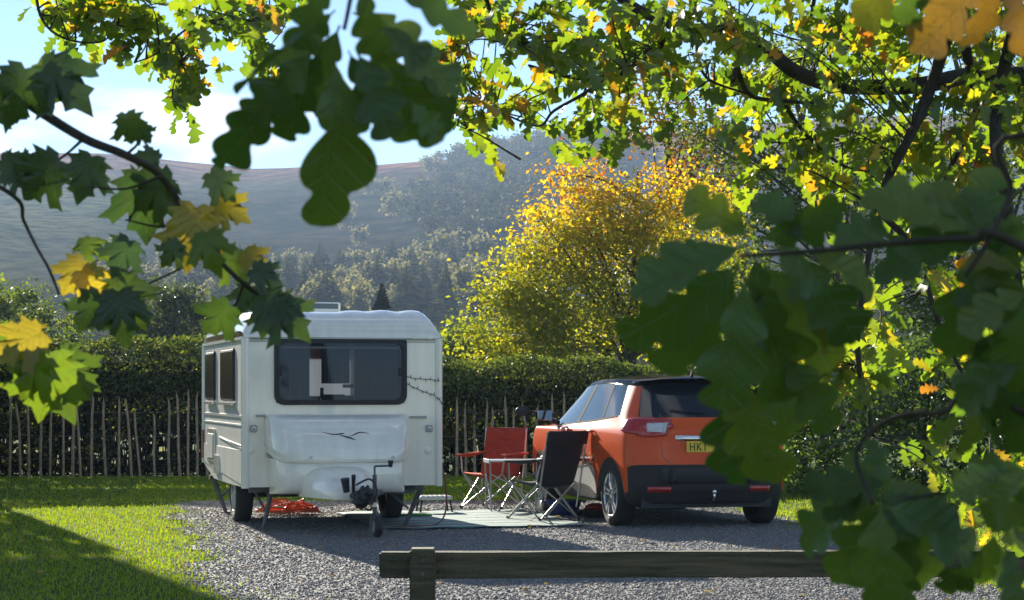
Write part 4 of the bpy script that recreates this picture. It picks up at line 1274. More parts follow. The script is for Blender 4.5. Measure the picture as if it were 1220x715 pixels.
for c in range(ncol):
    if c <= 3:      # tail
        x = rear_x[c]; k = [0, .012, .042, .115][c]
        pr = [(x * .96, .09 + k, .25), (x * 1.0, .03 + k, .40), (x * 1.02, .0 + k, .655), (x * 1.03, .045 + k, .80), (x * 1.02, .085 + k * 1.1, .97)]
    elif c >= 18:
        x, y = front[c]
        pr = [(x * .96, y - .08, .22), (x, y - .02, .38), (x * 1.0, y, .58), (x * .99, y - .03, .76), (x * .93, y - .20, .90)]
    else:
        y = side_y[c]; t = tap(y)
        if c in arch_z:
            z0 = arch_z[c]; z1 = z0 + .075; z2 = max(z1 + .05, .60) if c in (5, 9, 13, 17) else z1 + .035
            ys_ = y
            if c in (5, 6, 13, 14): off = -.055
            elif c in (8, 9, 16, 17): off = .055
            else: off = 0
            pr = [(.868 * t, y, z0), (.880 * t, y + off, z1 - (.03 if off else 0)), (.886 * t, y + off * 1.7, z2), (.889 * t, y + off * .8, .86), (.872 * t, y + off * .3, .985)]
        else:
            z2 = .62 if c != 4 else .63
            pr = [(.83 * t, y, .235), (.868 * t, y, .40), (.880 * t, y, z2), (.884 * t, y, .82), (.872 * t, y, .975)]
    for r_ in range(5): rows_[r_][c] = Vector(pr[r_])
    rows_[5][c] = Vector((belt_x[c], belt_y[c], belt_z[c]))
    rows_[6][c] = Vector((top_x[c], top_y[c], top_z[c]))
    if c <= 4: rows_[7][c] = Vector((top_x[c] * .97, top_y[c] - [.13, .13, .12, .09, .0][c], top_z[c] + [.052, .052, .05, .045, .045][c]))
    elif c >= 17: rows_[7][c] = Vector((top_x[c] * .95, top_y[c] - .05, top_z[c] + [.04, .038, .036, .035, .035][c - 17]))
    else: rows_[7][c] = Vector((top_x[c] - .045, top_y[c], top_z[c] + .045))
MATS = [orange, blackp, clad, silver, carglass, rubber]
bm = bmesh.new()
cr = bm.edges.layers.float.new('crease_edge')
V_ = [[None] * ncol for _ in range(9)]
for r_ in range(8):
    for c in range(ncol): V_[r_][c] = bm.verts.new(rows_[r_][c])
inner = []
for c in range(ncol):
    p = rows_[0][c].copy(); p.x *= .72
    if c <= 3: p.y += .25
    if c >= 18: p.y -= .25
    if c in arch_z: p.z += .0
    inner.append(bm.verts.new(p))
def face(a, b, c, d, mi):
    f = bm.faces.new((a, b, c, d)); f.material_index = mi; f.smooth = True; return f
for c in range(ncol - 1):
    face(inner[c], V_[0][c], V_[0][c + 1], inner[c + 1], 5)
    for b in range(7):
        if b == 0: mi = 2
        elif b == 1: mi = 2 if (c < 4 or c >= 17) else (3 if 9 <= c < 13 else 0)
        elif b < 5: mi = 0
        elif b == 5:
            mi = 4 if (c < 2 or 5 <= c < 16 or c >= 17) else (0 if c < 5 else 1)
            if c == 2: mi = 4
        else: mi = 1
        face(V_[b][c], V_[b + 1][c], V_[b + 1][c + 1], V_[b][c + 1], mi)
# roof patch
G = [[None] * 14 for _ in range(5)]
for j in range(14):
    c = 4 + j; pe = rows_[7][c]
    t = (pe.y - rows_[7][4].y) / (rows_[7][17].y - rows_[7][4].y)
    for i in range(5):
        if i == 4: G[i][j] = V_[7][c]
        elif j == 0: G[i][j] = V_[7][i]
        elif j == 13: G[i][j] = V_[7][21 - i]
        else:
            k = rows_[7][i].x / rows_[7][4].x
            y0_, y1_ = rows_[7][i].y, rows_[7][21 - i].y
            base = .045 * math.sin(math.pi * min(1, .25 + t * .62)) 
            G[i][j] = bm.verts.new((pe.x * k, y0_ + (y1_ - y0_) * t, pe.z + (1 - k * k) * .055))
for i in range(4):
    for j in range(13): face(G[i][j], G[i][j + 1], G[i + 1][j + 1], G[i + 1][j], 1)
bm.edges.ensure_lookup_table()
def crease(r_, c0, c1, v):
    for c in range(c0, c1):
        e = bm.edges.get((V_[r_][c], V_[r_][c + 1]))
        if e: e[cr] = v
crease(0, 0, 21, .8); crease(1, 0, 21, .85); crease(2, 0, 4, .75); crease(2, 9, 13, .9); crease(5, 0, 21, .85); crease(6, 0, 21, .7); crease(7, 0, 4, .7); crease(7, 4, 17, .4); crease(4, 4, 17, .35)
for c in (3, 5, 16, 17, 2):
    e = bm.edges.get((V_[5][c], V_[6][c]))
    if e: e[cr] = .8
for c in (9, 13):
    e = bm.edges.get((V_[1][c], V_[2][c]))
    if e: e[cr] = .8
bmesh.ops.mirror(bm, geom=bm.verts[:] + bm.edges[:] + bm.faces[:], merge_dist=.0005, axis='X')
bmesh.ops.recalc_face_normals(bm, faces=bm.faces)
me = bpy.data.meshes.new('car_cage'); bm.to_mesh(me); bm.free()
tmp = bpy.data.objects.new('car_cage', me); col.objects.link(tmp)
sm = tmp.modifiers.new('s', 'SUBSURF'); sm.levels = 3; sm.render_levels = 3
dg = bpy.context.evaluated_depsgraph_get()
full = bpy.data.meshes.new_from_object(tmp.evaluated_get(dg))
bpy.data.objects.remove(tmp)
co = np.empty(len(full.vertices) * 3); full.vertices.foreach_get('co', co); co = co.reshape(-1, 3)
pf = [tuple(p.vertices) for p in full.polygons]; pm = [p.material_index for p in full.polygons]
bodybvh = BVHTree.FromPolygons([tuple(v) for v in co], pf)
names = ['body', 'roof', 'lower_cladding', 'door_insert', 'glass', 'wheel_arch_liner']
def islands(mi):
    fs = [f for f, m_ in zip(pf, pm) if m_ == mi]
    par = {}
    def find(a):
        while par.setdefault(a, a) != a: par[a] = par[par[a]]; a = par[a]
        return a
    for f in fs:
        for v in f[1:]: par[find(v)] = find(f[0])
    grp = {}
    for f in fs: grp.setdefault(find(f[0]), []).append(f)
    return list(grp.values())
for mi, nm in enumerate(names):
    groups = islands(mi) if mi in (3, 4) else [[f for f, m_ in zip(pf, pm) if m_ == mi]]
    for fs in groups:
        ids = sorted({v for f in fs for v in f}); mp = {v: i for i, v in enumerate(ids)}
        cen = co[ids].mean(0)
        n2 = nm
        if mi == 4: n2 = 'rear_window' if cen[1] < .6 else ('windscreen' if cen[1] > 2.6 and abs(cen[0]) < .3 else 'side_window')
        m2 = mesh_np(n2, co[ids], np.array([[mp[v] for v in f] for f in fs]), smooth=True)
        link(n2, m2, MATS[mi], car)
bm = bmesh.new(); box(bm, -.70, .70, .15, 4.0, .21, .30); obj('underbody', bm, rubber, car)
# --- pieces laid on the skin by casting rays inwards from a path round the car
path = [(-.0, -.3), (-.5, -.3), (-.78, -.22), (-.98, -.02), (-1.12, .25), (-1.2, .6), (-1.2, 4.0)]
pl = [0.0]
for a, b in zip(path, path[1:]): pl.append(pl[-1] + math.dist(a, b))
def skin(s, z, off=.004, sgn=1):
    x = np.interp(s, pl, [p[0] for p in path]); y = np.interp(s, pl, [p[1] for p in path])
    x2 = np.interp(s + .02, pl, [p[0] for p in path]); y2 = np.interp(s + .02, pl, [p[1] for p in path])
    tx, ty = x2 - x, y2 - y; l = math.hypot(tx, ty) or 1
    n_in = Vector((ty / l, -tx / l, 0))
    if n_in.dot(Vector((-x, 1.5 - y, 0))) < 0: n_in = -n_in
    h = bodybvh.ray_cast(Vector((x, y, z)), n_in)
    if h[0] is None: p, nn = Vector((x, y, z)) + n_in * .3, -n_in
    else:
        p, nn = h[0], h[1]
        if nn.dot(n_in) > 0: nn = -nn
    q = p + nn * off
    return Vector((q.x * sgn, q.y, q.z))
def s_of_rear(x): return -x                # on the straight tail path
def s_of_side(y): return pl[5] + (y - .6)
def skin_patch(name, ss, lo, hi, nz, off, m, parent, sgn=1, thick=.012):
    bm = bmesh.new()
    grid_bm(bm, [[skin(s, lo(s) + (hi(s) - lo(s)) * k / nz, off, sgn) for k in range(nz + 1)] for s in ss])
    o = obj(name, bm, m, parent, smooth=True)
    if thick: solidify(o, thick, 0)
    return o
def skin_line(name, pts, w, off, m, parent, sgn=1):
    bm = bmesh.new(); cp = []
    for (a, b), (a2, b2) in zip(pts, pts[1:]):
        n = max(2, int(math.dist((a, b), (a2, b2)) / .03))
        cp += [(a + (a2 - a) * i / n, b + (b2 - b) * i / n) for i in range(n)]
    cp.append(pts[-1]); rows = []
    for i, c in enumerate(cp):
        p, q = cp[max(i - 1, 0)], cp[min(i + 1, len(cp) - 1)]
        dx, dz = q[0] - p[0], q[1] - p[1]; l = math.hypot(dx, dz) or 1
        rows.append([skin(c[0] - dz / l * w, c[1] + dx / l * w, off, sgn), skin(c[0] + dz / l * w, c[1] - dx / l * w, off, sgn)])
    grid_bm(bm, rows); return obj(name, bm, m, parent)
red_lens = mat('red_lamp_lens', (.42, .018, .015), .12, coat=1.0)
clear_lens = mat('clear_lamp_lens', (.62, .60, .60), .12, coat=1.0)
S0, S1 = .47, 1.32
def lamp_hi(s): t = (s - S0) / (S1 - S0); return 1.045 + .075 * math.sin(min(1, t * 1.3) * math.pi / 2) - .02 * max(0, t - .75) * 4
def lamp_lo(s): t = (s - S0) / (S1 - S0); return 1.025 - .105 * math.sin(min(t * 1.5, 1) * math.pi / 2) + .10 * max(0, t - .5) ** 1.3 * 1.6
for sgn in (1, -1):
    tl = empty('tail_lamp'); tl.parent = car
    skin_patch('red_lens', np.linspace(S0, S1, 30), lamp_lo, lamp_hi, 8, .010, red_lens, tl, sgn, .02)
    skin_patch('clear_lens', np.linspace(S0 + .06, S0 + .36, 14), lambda s: lamp_lo(s) + .025, lambda s: lamp_hi(s) - .035, 5, .0215, clear_lens, tl, sgn, .003)
    skin_patch('reflector', np.linspace(.52, .76, 8), lambda s: .375, lambda s: .43, 2, .006, red_lens, car, sgn, .01)
    # shut lines
    sl_ = [('tailgate_gap', [(.52, .665), (.60, .72), (.62, .88)]), ('tailgate_gap', [(.60, 1.12), (.63, 1.16)]),
           ('door_gap', [(s_of_side(1.10), 1.08), (s_of_side(1.03), .90), (s_of_side(1.12), .70), (s_of_side(1.16), .44)]),
           ('door_gap', [(s_of_side(1.96), 1.04), (s_of_side(1.98), .44)]), ('door_gap', [(s_of_side(2.86), 1.0), (s_of_side(2.86), .44)])]
    for nm, pts in sl_: skin_line(nm, pts, .0035, .0012, seam_m, car, sgn)
    # pillars over the side glass, belt trim
    skin_line('pillar', [(s_of_side(1.99), 1.05), (s_of_side(1.83), 1.46)], .045, .0025, pillar_m, car, sgn)
    skin_line('pillar', [(s_of_side(1.10), 1.11), (s_of_side(1.17), 1.46)], .022, .0025, pillar_m, car, sgn)
    skin_line('belt_trim', [(s_of_side(.62), 1.135), (s_of_side(1.3), 1.085), (s_of_side(2.0), 1.045), (s_of_side(2.9), .998)], .008, .004, pillar_m, car, sgn)
    skin_line('insert_edge_strip', [(s_of_side(1.14), .685), (s_of_side(1.3), .635), (s_of_side(1.7), .60), (s_of_side(2.3), .60), (s_of_side(2.75), .62)], .010, .008, chrome, car, sgn)  # thin bright metal line along the upper edge of the door insert
    for y in (1.27, 2.12):
        c = skin(s_of_side(y), .965, .0, sgn)
        bm = bmesh.new(); tube(bm, [c + Vector((-.004 * sgn, -.09, 0)), c + Vector((-.035 * sgn, -.07, .004)), c + Vector((-.038 * sgn, .05, .004)), c + Vector((-.004 * sgn, .085, 0))], [.010, .014, .014, .010], 8)
        obj('door_handle', bm, orange, car, smooth=True)
    # mirror
    mr = empty('wing_mirror'); mr.parent = car
    bm = bmesh.new(); r_ = bmesh.ops.create_uvsphere(bm, u_segments=16, v_segments=10, radius=1)
    for v in r_['verts']:
        v.co = Vector((sgn * -(.985 + .105 * v.co.x), 2.74 + (.07 * v.co.y if v.co.y > 0 else .02 * v.co.y), 1.115 + .075 * math.copysign(abs(v.co.z) ** .75, v.co.z)))
    obj('mirror_housing', bm, blackp, mr, smooth=True)
    bm = bmesh.new(); tube(bm, [(sgn * -.80, 2.80, 1.03), (sgn * -.90, 2.77, 1.06)], .03, 8); obj('mirror_arm', bm, plastic_k, mr)
    bm = bmesh.new(); box(bm, min(sgn * -.90, sgn * -1.07), max(sgn * -.90, sgn * -1.07), 2.712, 2.718, 1.06, 1.17, .002); obj('mirror_glass', bm, mat('mirror_silver', (.8, .8, .8), .03, metal=1), mr)
# clip-on towing mirror beside the driver's mirror
tm_ = empty('towing_mirror'); tm_.parent = car
bm = bmesh.new(); tube(bm, [(-1.05, 2.76, 1.13), (-1.16, 2.75, 1.17), (-1.22, 2.75, 1.16)], .010, 6); obj('arm', bm, plastic_k, tm_)
bm = bmesh.new(); r_ = bmesh.ops.create_uvsphere(bm, u_segments=14, v_segments=8, radius=1)
for v in r_['verts']: v.co = Vector((-1.24 + .085 * v.co.x, 2.74 + (.05 * v.co.y if v.co.y > 0 else .012 * v.co.y), 1.165 + .055 * v.co.z))
obj('shell', bm, plastic_k, tm_, smooth=True)
# number plate, grip bar, wiper, aerial, tow ball, badge
np_ = empty('number_plate'); np_.parent = car
pz = .775; 
yb_ = skin(0, pz + .055, 0).y
bm = bmesh.new(); box(bm, -.26, .26, yb_ - .022, yb_ - .006, pz - .0, pz + .112, .003); obj('plate', bm, mat('yellow_plate', (.80, .56, .03), .35), np_)
cu = bpy.data.curves.new('plate_text', 'FONT'); cu.body = 'HK1'; cu.size = .118; cu.extrude = .001; cu.space_character = 1.12
to = bpy.data.objects.new('plate_text', cu); col.objects.link(to)
tme = bpy.data.meshes.new_from_object(to.evaluated_get(bpy.context.evaluated_depsgraph_get())); bpy.data.objects.remove(to)
tt = link('lettering', tme, mat('plate_black', (.01, .01, .01), .5), np_)
tt.location = (-.235, yb_ - .0245, pz + .016); tt.rotation_euler = (R(90), 0, 0); tt.scale = (.82, 1, 1)
bm = bmesh.new(); rows = []
for x in np.linspace(-.36, .36, 25):
    k = max(0, 1 - (abs(x) / .37) ** 6); yq = skin(abs(x), .92, 0).y
    rows.append([Vector((x, yq + .002, .945)), Vector((x, yq - .022 * k, .935)), Vector((x, yq - .030 * k, .915)), Vector((x, yq - .024 * k, .892)), Vector((x, yq + .002, .885))])
grid_bm(bm, rows); obj('grip_bar', bm, chrome, car, smooth=True)
bm = bmesh.new(); tube(bm, [(0, .62, 1.53), (0, .60, 1.545), (0, .585, 1.60)], [.028, .02, .008], 8); obj('aerial', bm, plastic_k, car, smooth=True)
bm = bmesh.new(); tube(bm, [(0, .12, .30), (0, -.03, .30), (0, -.06, .33), (0, -.06, .36)], .014, 8); bmesh.ops.create_uvsphere(bm, u_segments=12, v_segments=8, radius=.025, matrix=Matrix.Translation((0, -.06, .38)))
obj('tow_ball', bm, chrome, car, smooth=True)
bm = bmesh.new(); tube(bm, [skin(.0, 1.16, .02), skin(.2, 1.175, .018), skin(.36, 1.19, .014)], .008, 6); obj('rear_wiper', bm, plastic_k, car)
bm = bmesh.new(); rows = []
for x in np.linspace(-.62, .62, 21):
    rows.append([skin(abs(x), z, o_) if x <= 0 else skin(abs(x), z, o_, -1) for z, o_ in ((.455, .002), (.47, .012), (.60, .012), (.615, .002))])
grid_bm(bm, rows); obj('bumper_moulding', bm, clad, car, smooth=True)
alloy = mat('alloy_wheel', (.72, .72, .72), .25, metal=.85)
for y in (YR, YF):
    for s in (-1, 1): road_wheel('wheel', car, s * .775, y, .33, .205, s, .232, 5, alloy)
# ------------------------------------------------------------------ camping things
random.seed(11)
def fabric(name, c, rough=.85):
    return mat(name, c, rough, var=.18, vscale=14, bump=.25, bscale=250)
steel = mat('steel_tube', (.55, .55, .54), .32, metal=.85)
red_f, red_f2 = fabric('red_canvas', (.42, .055, .022)), fabric('orange_red_canvas', (.48, .085, .03))
blk_f = fabric('black_canvas', (.018, .018, .022))
navy_f = fabric('navy_canvas', (.03, .032, .05))

def cloth(name, quad, m, parent, sag=(0, 0, 0), n=12, thick=.006, wob=.006):
    """fabric stretched between four corners, sagging in the middle"""
    a, b, c, d = [Vector(q) for q in quad]
    bm = bmesh.new(); rows = []
    for i in range(n + 1):
        u = i / n; row = []
        for j in range(n + 1):
            v = j / n
            p = (a * (1 - u) + b * u) * (1 - v) + (d * (1 - u) + c * u) * v
            k = 16 * u * (1 - u) * v * (1 - v)
            e = 4 * u * (1 - u)
            p = p + Vector(sag) * (k * .6 + e * .4) + Vector((0, 0, 1)) * wob * math.sin(u * 15 + v * 6) * k
            row.append(p)
        rows.append(row)
    grid_bm(bm, rows)
    o = obj(name, bm, m, parent, smooth=True); solidify(o, thick, 0); return o

def camp_chair(name, loc, face_deg, label, mats, reclined=.16, arms=True, h_back=.94):
    """quad-leg folding chair; local +y is where the sitter looks"""
    r_ = empty(name, loc, R(face_deg)); tag(r_, label, 'chair')
    fm, sm_ = mats
    w, yb, yf, hs = .265, -.22, .24, .43
    cloth('seat', [(-w, yb, hs - .03), (w, yb, hs - .03), (w, yf, hs), (-w, yf, hs)], sm_, r_, (0, 0, -.075))
    bt = yb - reclined
    cloth('backrest', [(-w + .01, yb + .02, hs - .05), (w - .01, yb + .02, hs - .05), (w + .0, bt, h_back), (-w - .0, bt, h_back)], fm, r_, (0, -.045, -.02))
    cloth('head_panel', [(-w - .012, bt + .022, h_back - .13), (w + .012, bt + .022, h_back - .13), (w + .006, bt - .022, h_back + .012), (-w - .006, bt - .022, h_back + .012)], fm, r_, (0, -.03, -.012), thick=.012)
    for s in (-1, 1):
        for nm, pts in (('leg', [(s * w, yf + .03, .015), (s * w * .96, yb - .02, hs - .02)]), ('leg', [(s * w, yb - .06, .015), (s * w * .98, yf, hs)]),
                        ('back_pole', [(s * (w + .005), yb - .02, .14), (s * (w + .005), bt, h_back)]), ('arm_post', [(s * w, yf, hs - .0), (s * (w + .03), yf - .02, .64)])):
            bm = bmesh.new(); tube(bm, pts, .0105, 8); obj(nm, bm, steel, r_, smooth=True, auto=50)
    for (y, ya) in ((yf + .03, yf), (yb - .06, yb)):
        for s in (-1, 1):
            bm = bmesh.new(); tube(bm, [(s * w, y, .015), (-s * w * .96, ya + .004 * s, hs - .02)], .0095, 8); obj('leg', bm, steel, r_, smooth=True, auto=50)
    for s in (-1, 1):
        for y in (yf + .03, yb - .06):
            bm = bmesh.new(); tube(bm, [(s * w, y, 0), (s * w, y, .04)], [.02, .016], 8); obj('foot', bm, plastic_k, r_)
        if arms:
            cloth('armrest', [(s * (w - .02), yb - .08, .66), (s * (w + .075), yb - .08, .655), (s * (w + .085), yf + .02, .635), (s * (w - .02), yf + .02, .64)], sm_, r_, (0, 0, -.03), n=8, thick=.016)
    return r_
camp_chair('camping_chair', (-.24, 23.55, gz(23.5)), 180 - 27, 'red folding camping chair with padded arms beside the small table', (red_f, red_f2))
camp_chair('camping_chair', (.33, 21.3, .012), 38, 'black folding camping chair standing on the mat beside the car', (blk_f, navy_f), reclined=.20, h_back=.95)

# slatted aluminium table
tb = empty('folding_table', (.02, 22.75, .012), R(8)); tag(tb, 'small slatted aluminium folding table between the camping chairs', 'table')
alu = mat('brushed_aluminium', (.66, .67, .69), .38, metal=.7)
for k in range(8):
    bm = bmesh.new(); y = -.245 + .062 * k; box(bm, -.31, .31, y, y + .056, .575, .595, .006); obj('slat', bm, alu, tb)
for s in (-1, 1):
    bm = bmesh.new(); box(bm, min(s * .32, s * .306), max(s * .32, s * .306), -.25, .25, .56, .605, .004); obj('end_rail', bm, alu, tb)
    for t in (-1, 1):
        bm = bmesh.new(); tube(bm, [(s * .30, t * .23, .57), (s * .29, t * .235, .0)], .011, 8); obj('leg', bm, steel, tb, smooth=True, auto=50)
    bm = bmesh.new(); tube(bm, [(s * .295, -.23, .14), (s * .295, .23, .44)], .007, 6); obj('brace', bm, steel, tb)
bm = bmesh.new(); tube(bm, [(-.295, .23, .14), (.295, .23, .44)], .007, 6); obj('brace', bm, steel, tb)
bm = bmesh.new(); tube(bm, [(-.295, -.23, .44), (.295, -.23, .14)], .007, 6); obj('brace', bm, steel, tb)

# groundsheet mat
def mat_stripes():
    m = bpy.data.materials.new('woven_mat'); nt, N, L = nodes_of(m); b = N['Principled BSDF']
    tc = N.new('ShaderNodeTexCoord'); w = N.new('ShaderNodeTexWave'); w.inputs['Scale'].default_value = 1.15; w.bands_direction = 'Y'
    w.inputs['Distortion'].default_value = .6; w.inputs['Detail'].default_value = 2
    L.new(tc.outputs['Object'], w.inputs[0])
    r = N.new('ShaderNodeValToRGB'); r.color_ramp.elements[0].position = .3; r.color_ramp.elements[1].position = .6
    r.color_ramp.elements[0].color = (.05, .13, .13, 1); r.color_ramp.elements[1].color = (.30, .37, .33, 1)
    L.new(w.outputs[0], r.inputs[0]); L.new(r.outputs[0], b.inputs['Base Color']); b.inputs['Roughness'].default_value = .7
    n2 = N.new('ShaderNodeTexNoise'); n2.inputs['Scale'].default_value = 9; L.new(tc.outputs['Object'], n2.inputs[0])
    bp = N.new('ShaderNodeBump'); bp.inputs['Strength'].default_value = .4; bp.inputs['Distance'].default_value = .02
    L.new(n2.outputs[0], bp.inputs['Height']); L.new(bp.outputs[0], b.inputs['Normal'])
    return m
bm = bmesh.new(); rows = []
for i in range(41):
    y = 2.75 * i / 40; row = []
    for j in range(41):
        x = -2.15 + 2.15 * j / 40
        z = .024 + .006 * math.sin(x * 4 + y * 3) * math.sin(y * 5) + .006 * (i in (0, 40) or j in (0, 40)) * math.sin(i * .9 + j * .7)
        row.append(Vector((x, y, max(z, .019))))
    rows.append(row)
grid_bm(bm, rows); mt_ = obj('ground_mat', bm, mat_stripes(), smooth=True)
mt_.location = (.80, 20.3, 0); mt_.rotation_euler = (0, 0, R(14.5)); solidify(mt_, .008, 0)
tag(mt_, 'pale green and white striped woven mat laid on the gravel', 'mat')

# white plastic step by the caravan door
sp = empty('caravan_step', (-.88, 22.5, .012), R(14)); tag(sp, 'low white plastic step on dark legs beside the caravan', 'step')
wp = mat('white_plastic', (.75, .75, .72), .45, var=.08, vscale=12)
bm = bmesh.new(); box(bm, -.19, .19, -.13, .13, .155, .195, .018); obj('tread', bm, wp, sp)
for k in range(6):
    bm = bmesh.new(); box(bm, -.16 + .055 * k, -.13 + .055 * k, -.11, .11, .196, .200); obj('grip_strip', bm, grey_pl, sp)
for s in (-1, 1):
    for t in (-1, 1):
        bm = bmesh.new(); tube(bm, [(s * .16, t * .10, .155), (s * .185, t * .12, .0)], .011, 6); obj('leg', bm, plastic_k, sp)

# cables
def cable(name, pts, r_, m, label, cat='cable'):
    bm = bmesh.new(); tube(bm, curve_pts(pts, 8), r_, 6); o = obj(name, bm, m, smooth=True); return tag(o, label, cat)
cable('hook_up_cable', [vanw(W + .005, .35, .70), vanw(W + .07, .30, .66), vanw(W + .12, .28, .42), vanw(W + .10, .20, .16), vanw(W - .05, .0, .04), vanw(W - .35, -.1, .036), vanw(W - .6, -.02, .02)], .009,
      mat('brown_cable', (.16, .08, .05), .6), 'brown cable looping from the caravan side down to the mat')
bm = bmesh.new(); rs = random.Random(5); pts = []
for k in range(70):
    a = k * 1.05 + rs.uniform(-.4, .4); r_ = rs.uniform(.10, .27)
    pts.append(Vector((-2.52 + r_ * 1.45 * math.cos(a), 22.4 + r_ * .8 * math.sin(a) + rs.uniform(-.05, .05), .022 + (.29 - r_) * rs.uniform(.1, 1.0))))
tube(bm, curve_pts(pts, 5), .0075, 5); o = obj('extension_cable', bm, mat('orange_cable', (.80, .17, .05), .5), smooth=True)
tag(o, 'tangled heap of orange cable lying on the gravel under the caravan', 'cable')
bm = bmesh.new()
r_ = bmesh.ops.create_icosphere(bm, subdivisions=3, radius=1)
for v in r_['verts']:
    k = 1 + .12 * mnoise.noise(v.co * 2.5)
    v.co = Vector((v.co.x * .19 * k, v.co.y * .07 * k, .022 + max(0, v.co.z * k + .3) * .022))
o = obj('peg_bag', bm, fabric('green_nylon', (.06, .22, .05)), smooth=True); o.location = (-1.06, 21.7, .008); o.rotation_euler = (0, 0, R(10))
tag(o, 'flat green nylon bag lying on the mat by the white step', 'bag')

# tub and bag beside the car
tub = empty('washing_up_tub', (.58, 22.25, .004)); tag(tub, 'dark blue plastic tub on the gravel beneath the car sill', 'tub')
blue_pl = mat('blue_plastic', (.02, .05, .22), .4, var=.1, vscale=10)
bm = bmesh.new(); lathe(bm, [(.001, .012), (.15, .012), (.195, .15), (.215, .16), (.215, .168), (.19, .163), (.145, .022), (.001, .022)], (0, 0, 0), 'z', 28)
obj('bowl', bm, blue_pl, tub, smooth=True, auto=40)
for s in (-1, 1):
    bm = bmesh.new(); tube(bm, [(s * .205, -.05, .155), (s * .245, -.03, .15), (s * .245, .03, .15), (s * .205, .05, .155)], .009, 6); obj('handle', bm, blue_pl, tub)
bg = empty('kit_bag', (.93, 21.75, .006)); tag(bg, 'small red and black bag in front of the rear wheel of the car', 'bag')
bm = bmesh.new(); r_ = bmesh.ops.create_icosphere(bm, subdivisions=3, radius=1)
for v in r_['verts']:
    k = 1 + .22 * mnoise.noise(v.co * 1.8 + Vector((3, 1, 2)))
    v.co = Vector((v.co.x * .15 * k, v.co.y * .11 * k, max(-.07, v.co.z * .085 * k) + .07))
obj('pouch', bm, fabric('dark_nylon', (.03, .02, .02)), bg, smooth=True)
bm = bmesh.new(); r_ = bmesh.ops.create_icosphere(bm, subdivisions=3, radius=1)
for v in r_['verts']:
    k = 1 + .25 * mnoise.noise(v.co * 2.2 + Vector((1, 5, 2)))
    v.co = Vector((-.02 + v.co.x * .12 * k, -.03 + v.co.y * .10 * k, .12 + v.co.z * .04 * k))
obj('flap', bm, fabric('red_nylon', (.30, .03, .02)), bg, smooth=True)

# ------------------------------------------------------------------ low timber rail
def timber_mat():
    m = mat('mossy_timber', (.125, .11, .07), .9, var=.45, vscale=34, bump=1.0, bscale=40, c2=(.035, .042, .020), streak=(.06, 1, 1))
    return m
wood = timber_mat()
top_wood = mat('end_grain', (.24, .22, .15), .9, var=.4, vscale=25, bump=.6, bscale=90)
RD = 10.75
rl = empty('rail_fence', (0, RD, 0)); tag(rl, 'low mossy timber rail fence across the front of the pitch', 'fence')
def rough_beam(name, x0, x1, y0, y1, z0, z1, parent, m, n=40):
    bm = bmesh.new()
    vs = box(bm, x0, x1, y0, y1, z0, z1)
    ln = max(range(3), key=lambda i: (x1 - x0, y1 - y0, z1 - z0)[i])
    es = [e for e in bm.edges if abs((e.verts[0].co - e.verts[1].co)[ln]) > .05]
    bmesh.ops.subdivide_edges(bm, edges=es, cuts=n)
    bmesh.ops.bevel(bm, geom=[e for e in bm.edges if e.is_boundary or e.calc_face_angle(0) > 1], offset=.008, segments=2, affect='EDGES')
    for v in bm.verts:
        v.co += mnoise.noise_vector(v.co * 3.1) * .005 + mnoise.noise_vector(v.co * 14) * .0022
    return obj(name, bm, m, parent, smooth=True, auto=40)
tl = P(453, 657, RD); bl = P(453, 688, RD)
o = rough_beam('rail', tl.x, 3.9, -.055, .055, bl.z, tl.z, rl, wood, 60); o.rotation_euler = (0, 0, R(1.2))
for px in (505, 1052, 1400):
    x = (px - CX) / F * RD
    p_ = rough_beam('post', x - .066, x + .066, -.175, -.062, -.3, tl.z + .022, rl, wood, 14)
    bm = bmesh.new(); box(bm, x - .060, x + .060, -.170, -.066, tl.z + .020, tl.z + .028, .002); obj('post_top', bm, top_wood, p_)

for px in (505, 1052):
    x = (px - CX) / F * RD
    for dz in (.035, -.035):
        bm = bmesh.new(); zc = (tl.z + bl.z) / 2 + dz; tube(bm, [(x, -.176, zc), (x, -.186, zc)], .011, 6); obj('bolt', bm, chassis_m, rl)
# ------------------------------------------------------------------ overhanging oak, eight metres off
random.seed(21); rng = np.random.default_rng(21)
def leaf_mesh(name, tmpl, m, smooth=True):
    me = mesh_np(name, tmpl[0], tmpl[1], smooth=smooth); me.materials.append(m); return me
oak_stops = [(0, (.045, .09, .010)), (.35, (.085, .14, .014)), (.78, (.14, .185, .016)), (.91, (.26, .22, .018)), (.975, (.34, .17, .018)), (1, (.25, .09, .02))]
oak_obj_m = leaf_mat('oak_leaf', oak_stops, use_attr=False, trans=.62, gloss=.07, blotch=.25, tmul=(2.3, 2.2, .7))
oak_att_m = leaf_mat('oak_leaf_far', oak_stops, use_attr=True, trans=.62, gloss=.07, tmul=(2.3, 2.2, .7))
OAK_LO = [oak_leaf(OAK_W_LO, .3, .25 + .1 * i, .02 * (i - 1), 1.0 + .08 * i, i) for i in range(3)]
oak_mes = [leaf_mesh('leaf', t, oak_obj_m) for t in OAK_LO]
oak = empty('oak_tree', (3.35, 9.1, 0)); tag(oak, 'oak tree with dark limbs and yellow-green autumn leaves overhanging the pitch', 'tree')
OD = 8.7
trunk_line = curve_pts([(3.35, 9.1, -.1), (3.3, 9.1, 1.2), (3.15, 9.0, 2.6), (3.2, 9.0, 4.2), (3.0, 9.0, 6.0)], 6)
limbs = []      # (points, r0, r1)
def limb(pix, r0, r1, d=OD, dd=0.0, n=6, start=None):
    pts = [P(px, py, d + dd * i + .12 * math.sin(i * 2.1)) for i, (px, py) in enumerate(pix)]
    if start is not None: pts = [Vector(start)] + pts
    c = curve_pts(pts, n); limbs.append((c, r0, r1)); return c
